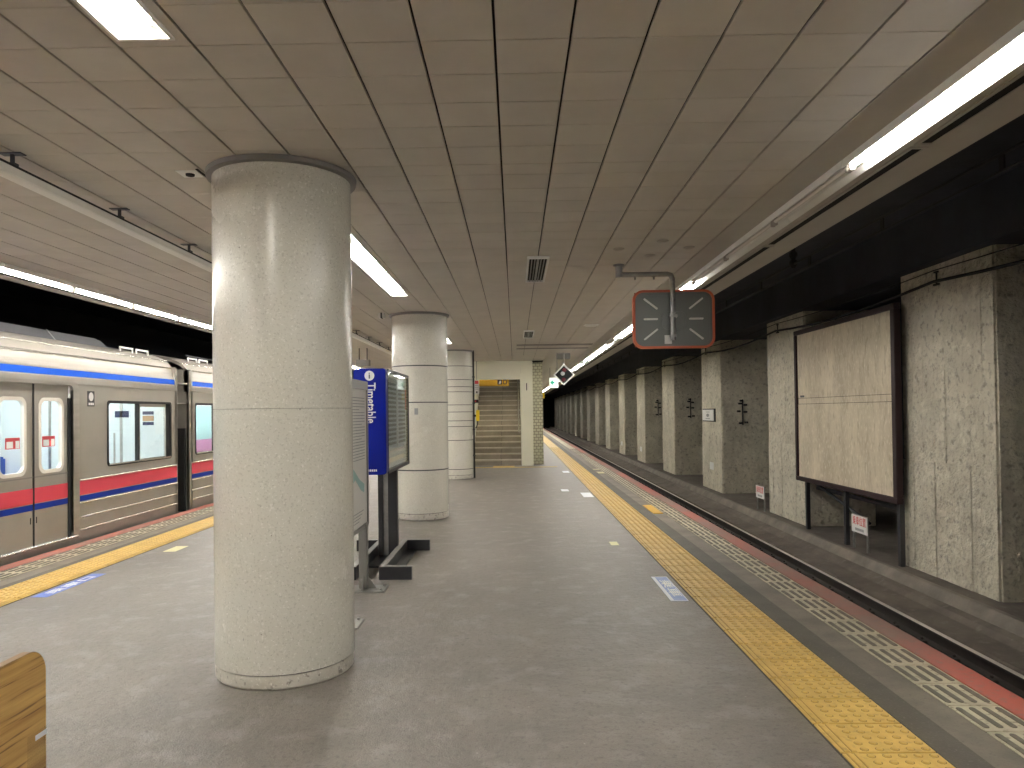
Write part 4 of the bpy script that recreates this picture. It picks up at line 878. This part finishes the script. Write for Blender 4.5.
    # seats, poles and lamps inside
    solid = [c_ for c_ in zip([y0+0.1]+[b+0.25 for a, b in sorted(doors)], [a-0.25 for a, b in sorted(doors)]+[y1-0.1]) if c_[1]-c_[0] > 0.6]
    for i, (a, b) in enumerate(solid):
        mt = 'seat_blue' if (i == len(solid)-1 and seatmat == 'seat_pink') else seatmat
        for xw, s_ in ((XF+0.07, 1), (XS-0.07, -1)):
            if s_ == -1 and i == len(solid)-1 and b > 11: continue
            q0, q1 = sorted((xw, xw+0.47*s_)); r0_, r1 = sorted((xw, xw+0.10*s_))
            s0 = t.part('seat', B(q0, q1, a, b, 0.32, 0.50), mt, bev=0.03)
            t.part('seat_back', B(r0_, r1, a, b, 0.50, 0.90), mt, parent=s0, bev=0.03)
            for ye_ in (a, b): t.part('seat_end', B(q0, q1, ye_-0.015, ye_+0.015, 0.3, 1.05), 'white_plastic', parent=s0, bev=0.01)
    for a, b in doors:
        for yy in (a-0.2, b+0.2): t.part('grab_pole', MB().cyl((XS-0.55, yy, 0.07), (XS-0.55, yy, 2.2), 0.017, 8), 'stainless')
    t.part('inner_poster', B(XF+0.071, XF+0.08, y1-0.95, y1-0.6, 1.2, 1.55), 'poster_yellow')
    for x in (-6.25, -7.15): t.part('lamp_tube', MB().cyl((x, y0+0.5, 2.17), (x, y1-0.5, 2.17), 0.02, 8), 'car_tube')
    # roof fittings
    if ac:
        a, b = ac
        au = t.part('air_conditioner', MB().add([(-5.75, a, 2.44), (-5.75, b, 2.44), (-7.65, b, 2.44), (-7.65, a, 2.44), (-5.86, a+0.1, 2.605), (-5.86, b-0.14, 2.605), (-7.54, b-0.14, 2.605), (-7.54, a+0.1, 2.605)], [(0, 3, 2, 1), (4, 5, 6, 7), (0, 1, 5, 4), (1, 2, 6, 5), (2, 3, 7, 6), (3, 0, 4, 7)]), 'ac_grey', bev=0.03)
        t.part('casing_seam', MB().add([(-5.745, b-1.3, 2.45), (-5.745, b-1.27, 2.45), (-5.852, b-1.32, 2.610), (-5.852, b-1.35, 2.610)], [(0, 1, 2, 3)]), 'galvanised', parent=au)
    for e, s_ in ((y0, 1), (y1, -1)):
        for k in range(2):
            yy = e+s_*(0.62+0.45*k)
            t.part('roof_handle', MB().tube([(-5.62, yy, 2.42), (-5.62, yy, 2.495), (-5.62, yy+0.34, 2.495), (-5.62, yy+0.34, 2.42)], 0.016, 6), 'white_plastic')
    return t
c1 = train_car(-6.5, 11.53, [(7.44, 8.80), (1.45, 2.81), (-4.5, -3.14)], [(9.555, 11.325), (3.6, 6.5)], 'stainless train car with a grey air conditioner on its roof', 'seat_pink', (3.0, 10.50), None)
pk = c1.part('marking_plate', B(XS, XS+0.004, 9.10, 9.25, 1.635, 1.825), 'print_dark')
c1.part('marking_symbol', MB().plate([(9.175+0.05*math.cos(i*math.pi/8), 1.755+0.055*math.sin(i*math.pi/8)) for i in range(16)], mX, XS+0.004, XS+0.006).box(XS+0.004, XS+0.006, 9.12, 9.15, 1.65, 1.68).box(XS+0.004, XS+0.006, 9.16, 9.19, 1.65, 1.68).box(XS+0.004, XS+0.006, 9.20, 9.23, 1.65, 1.68), 'white_plastic', parent=pk)
c2 = train_car(12.03, 30.0, [(14.85, 16.21), (20.75, 22.1), (26.6, 27.9)], [(12.2, 13.95), (17.2, 19.9), (23.1, 25.8)], 'stainless train car coupled behind the big terrazzo pillar', 'seat_pink', None, None)
c2.part('roof_pipe', MB().tube([(-5.9, 13.2, 2.585), (-5.9, 20.0, 2.585)], 0.014, 6), 'ac_grey')
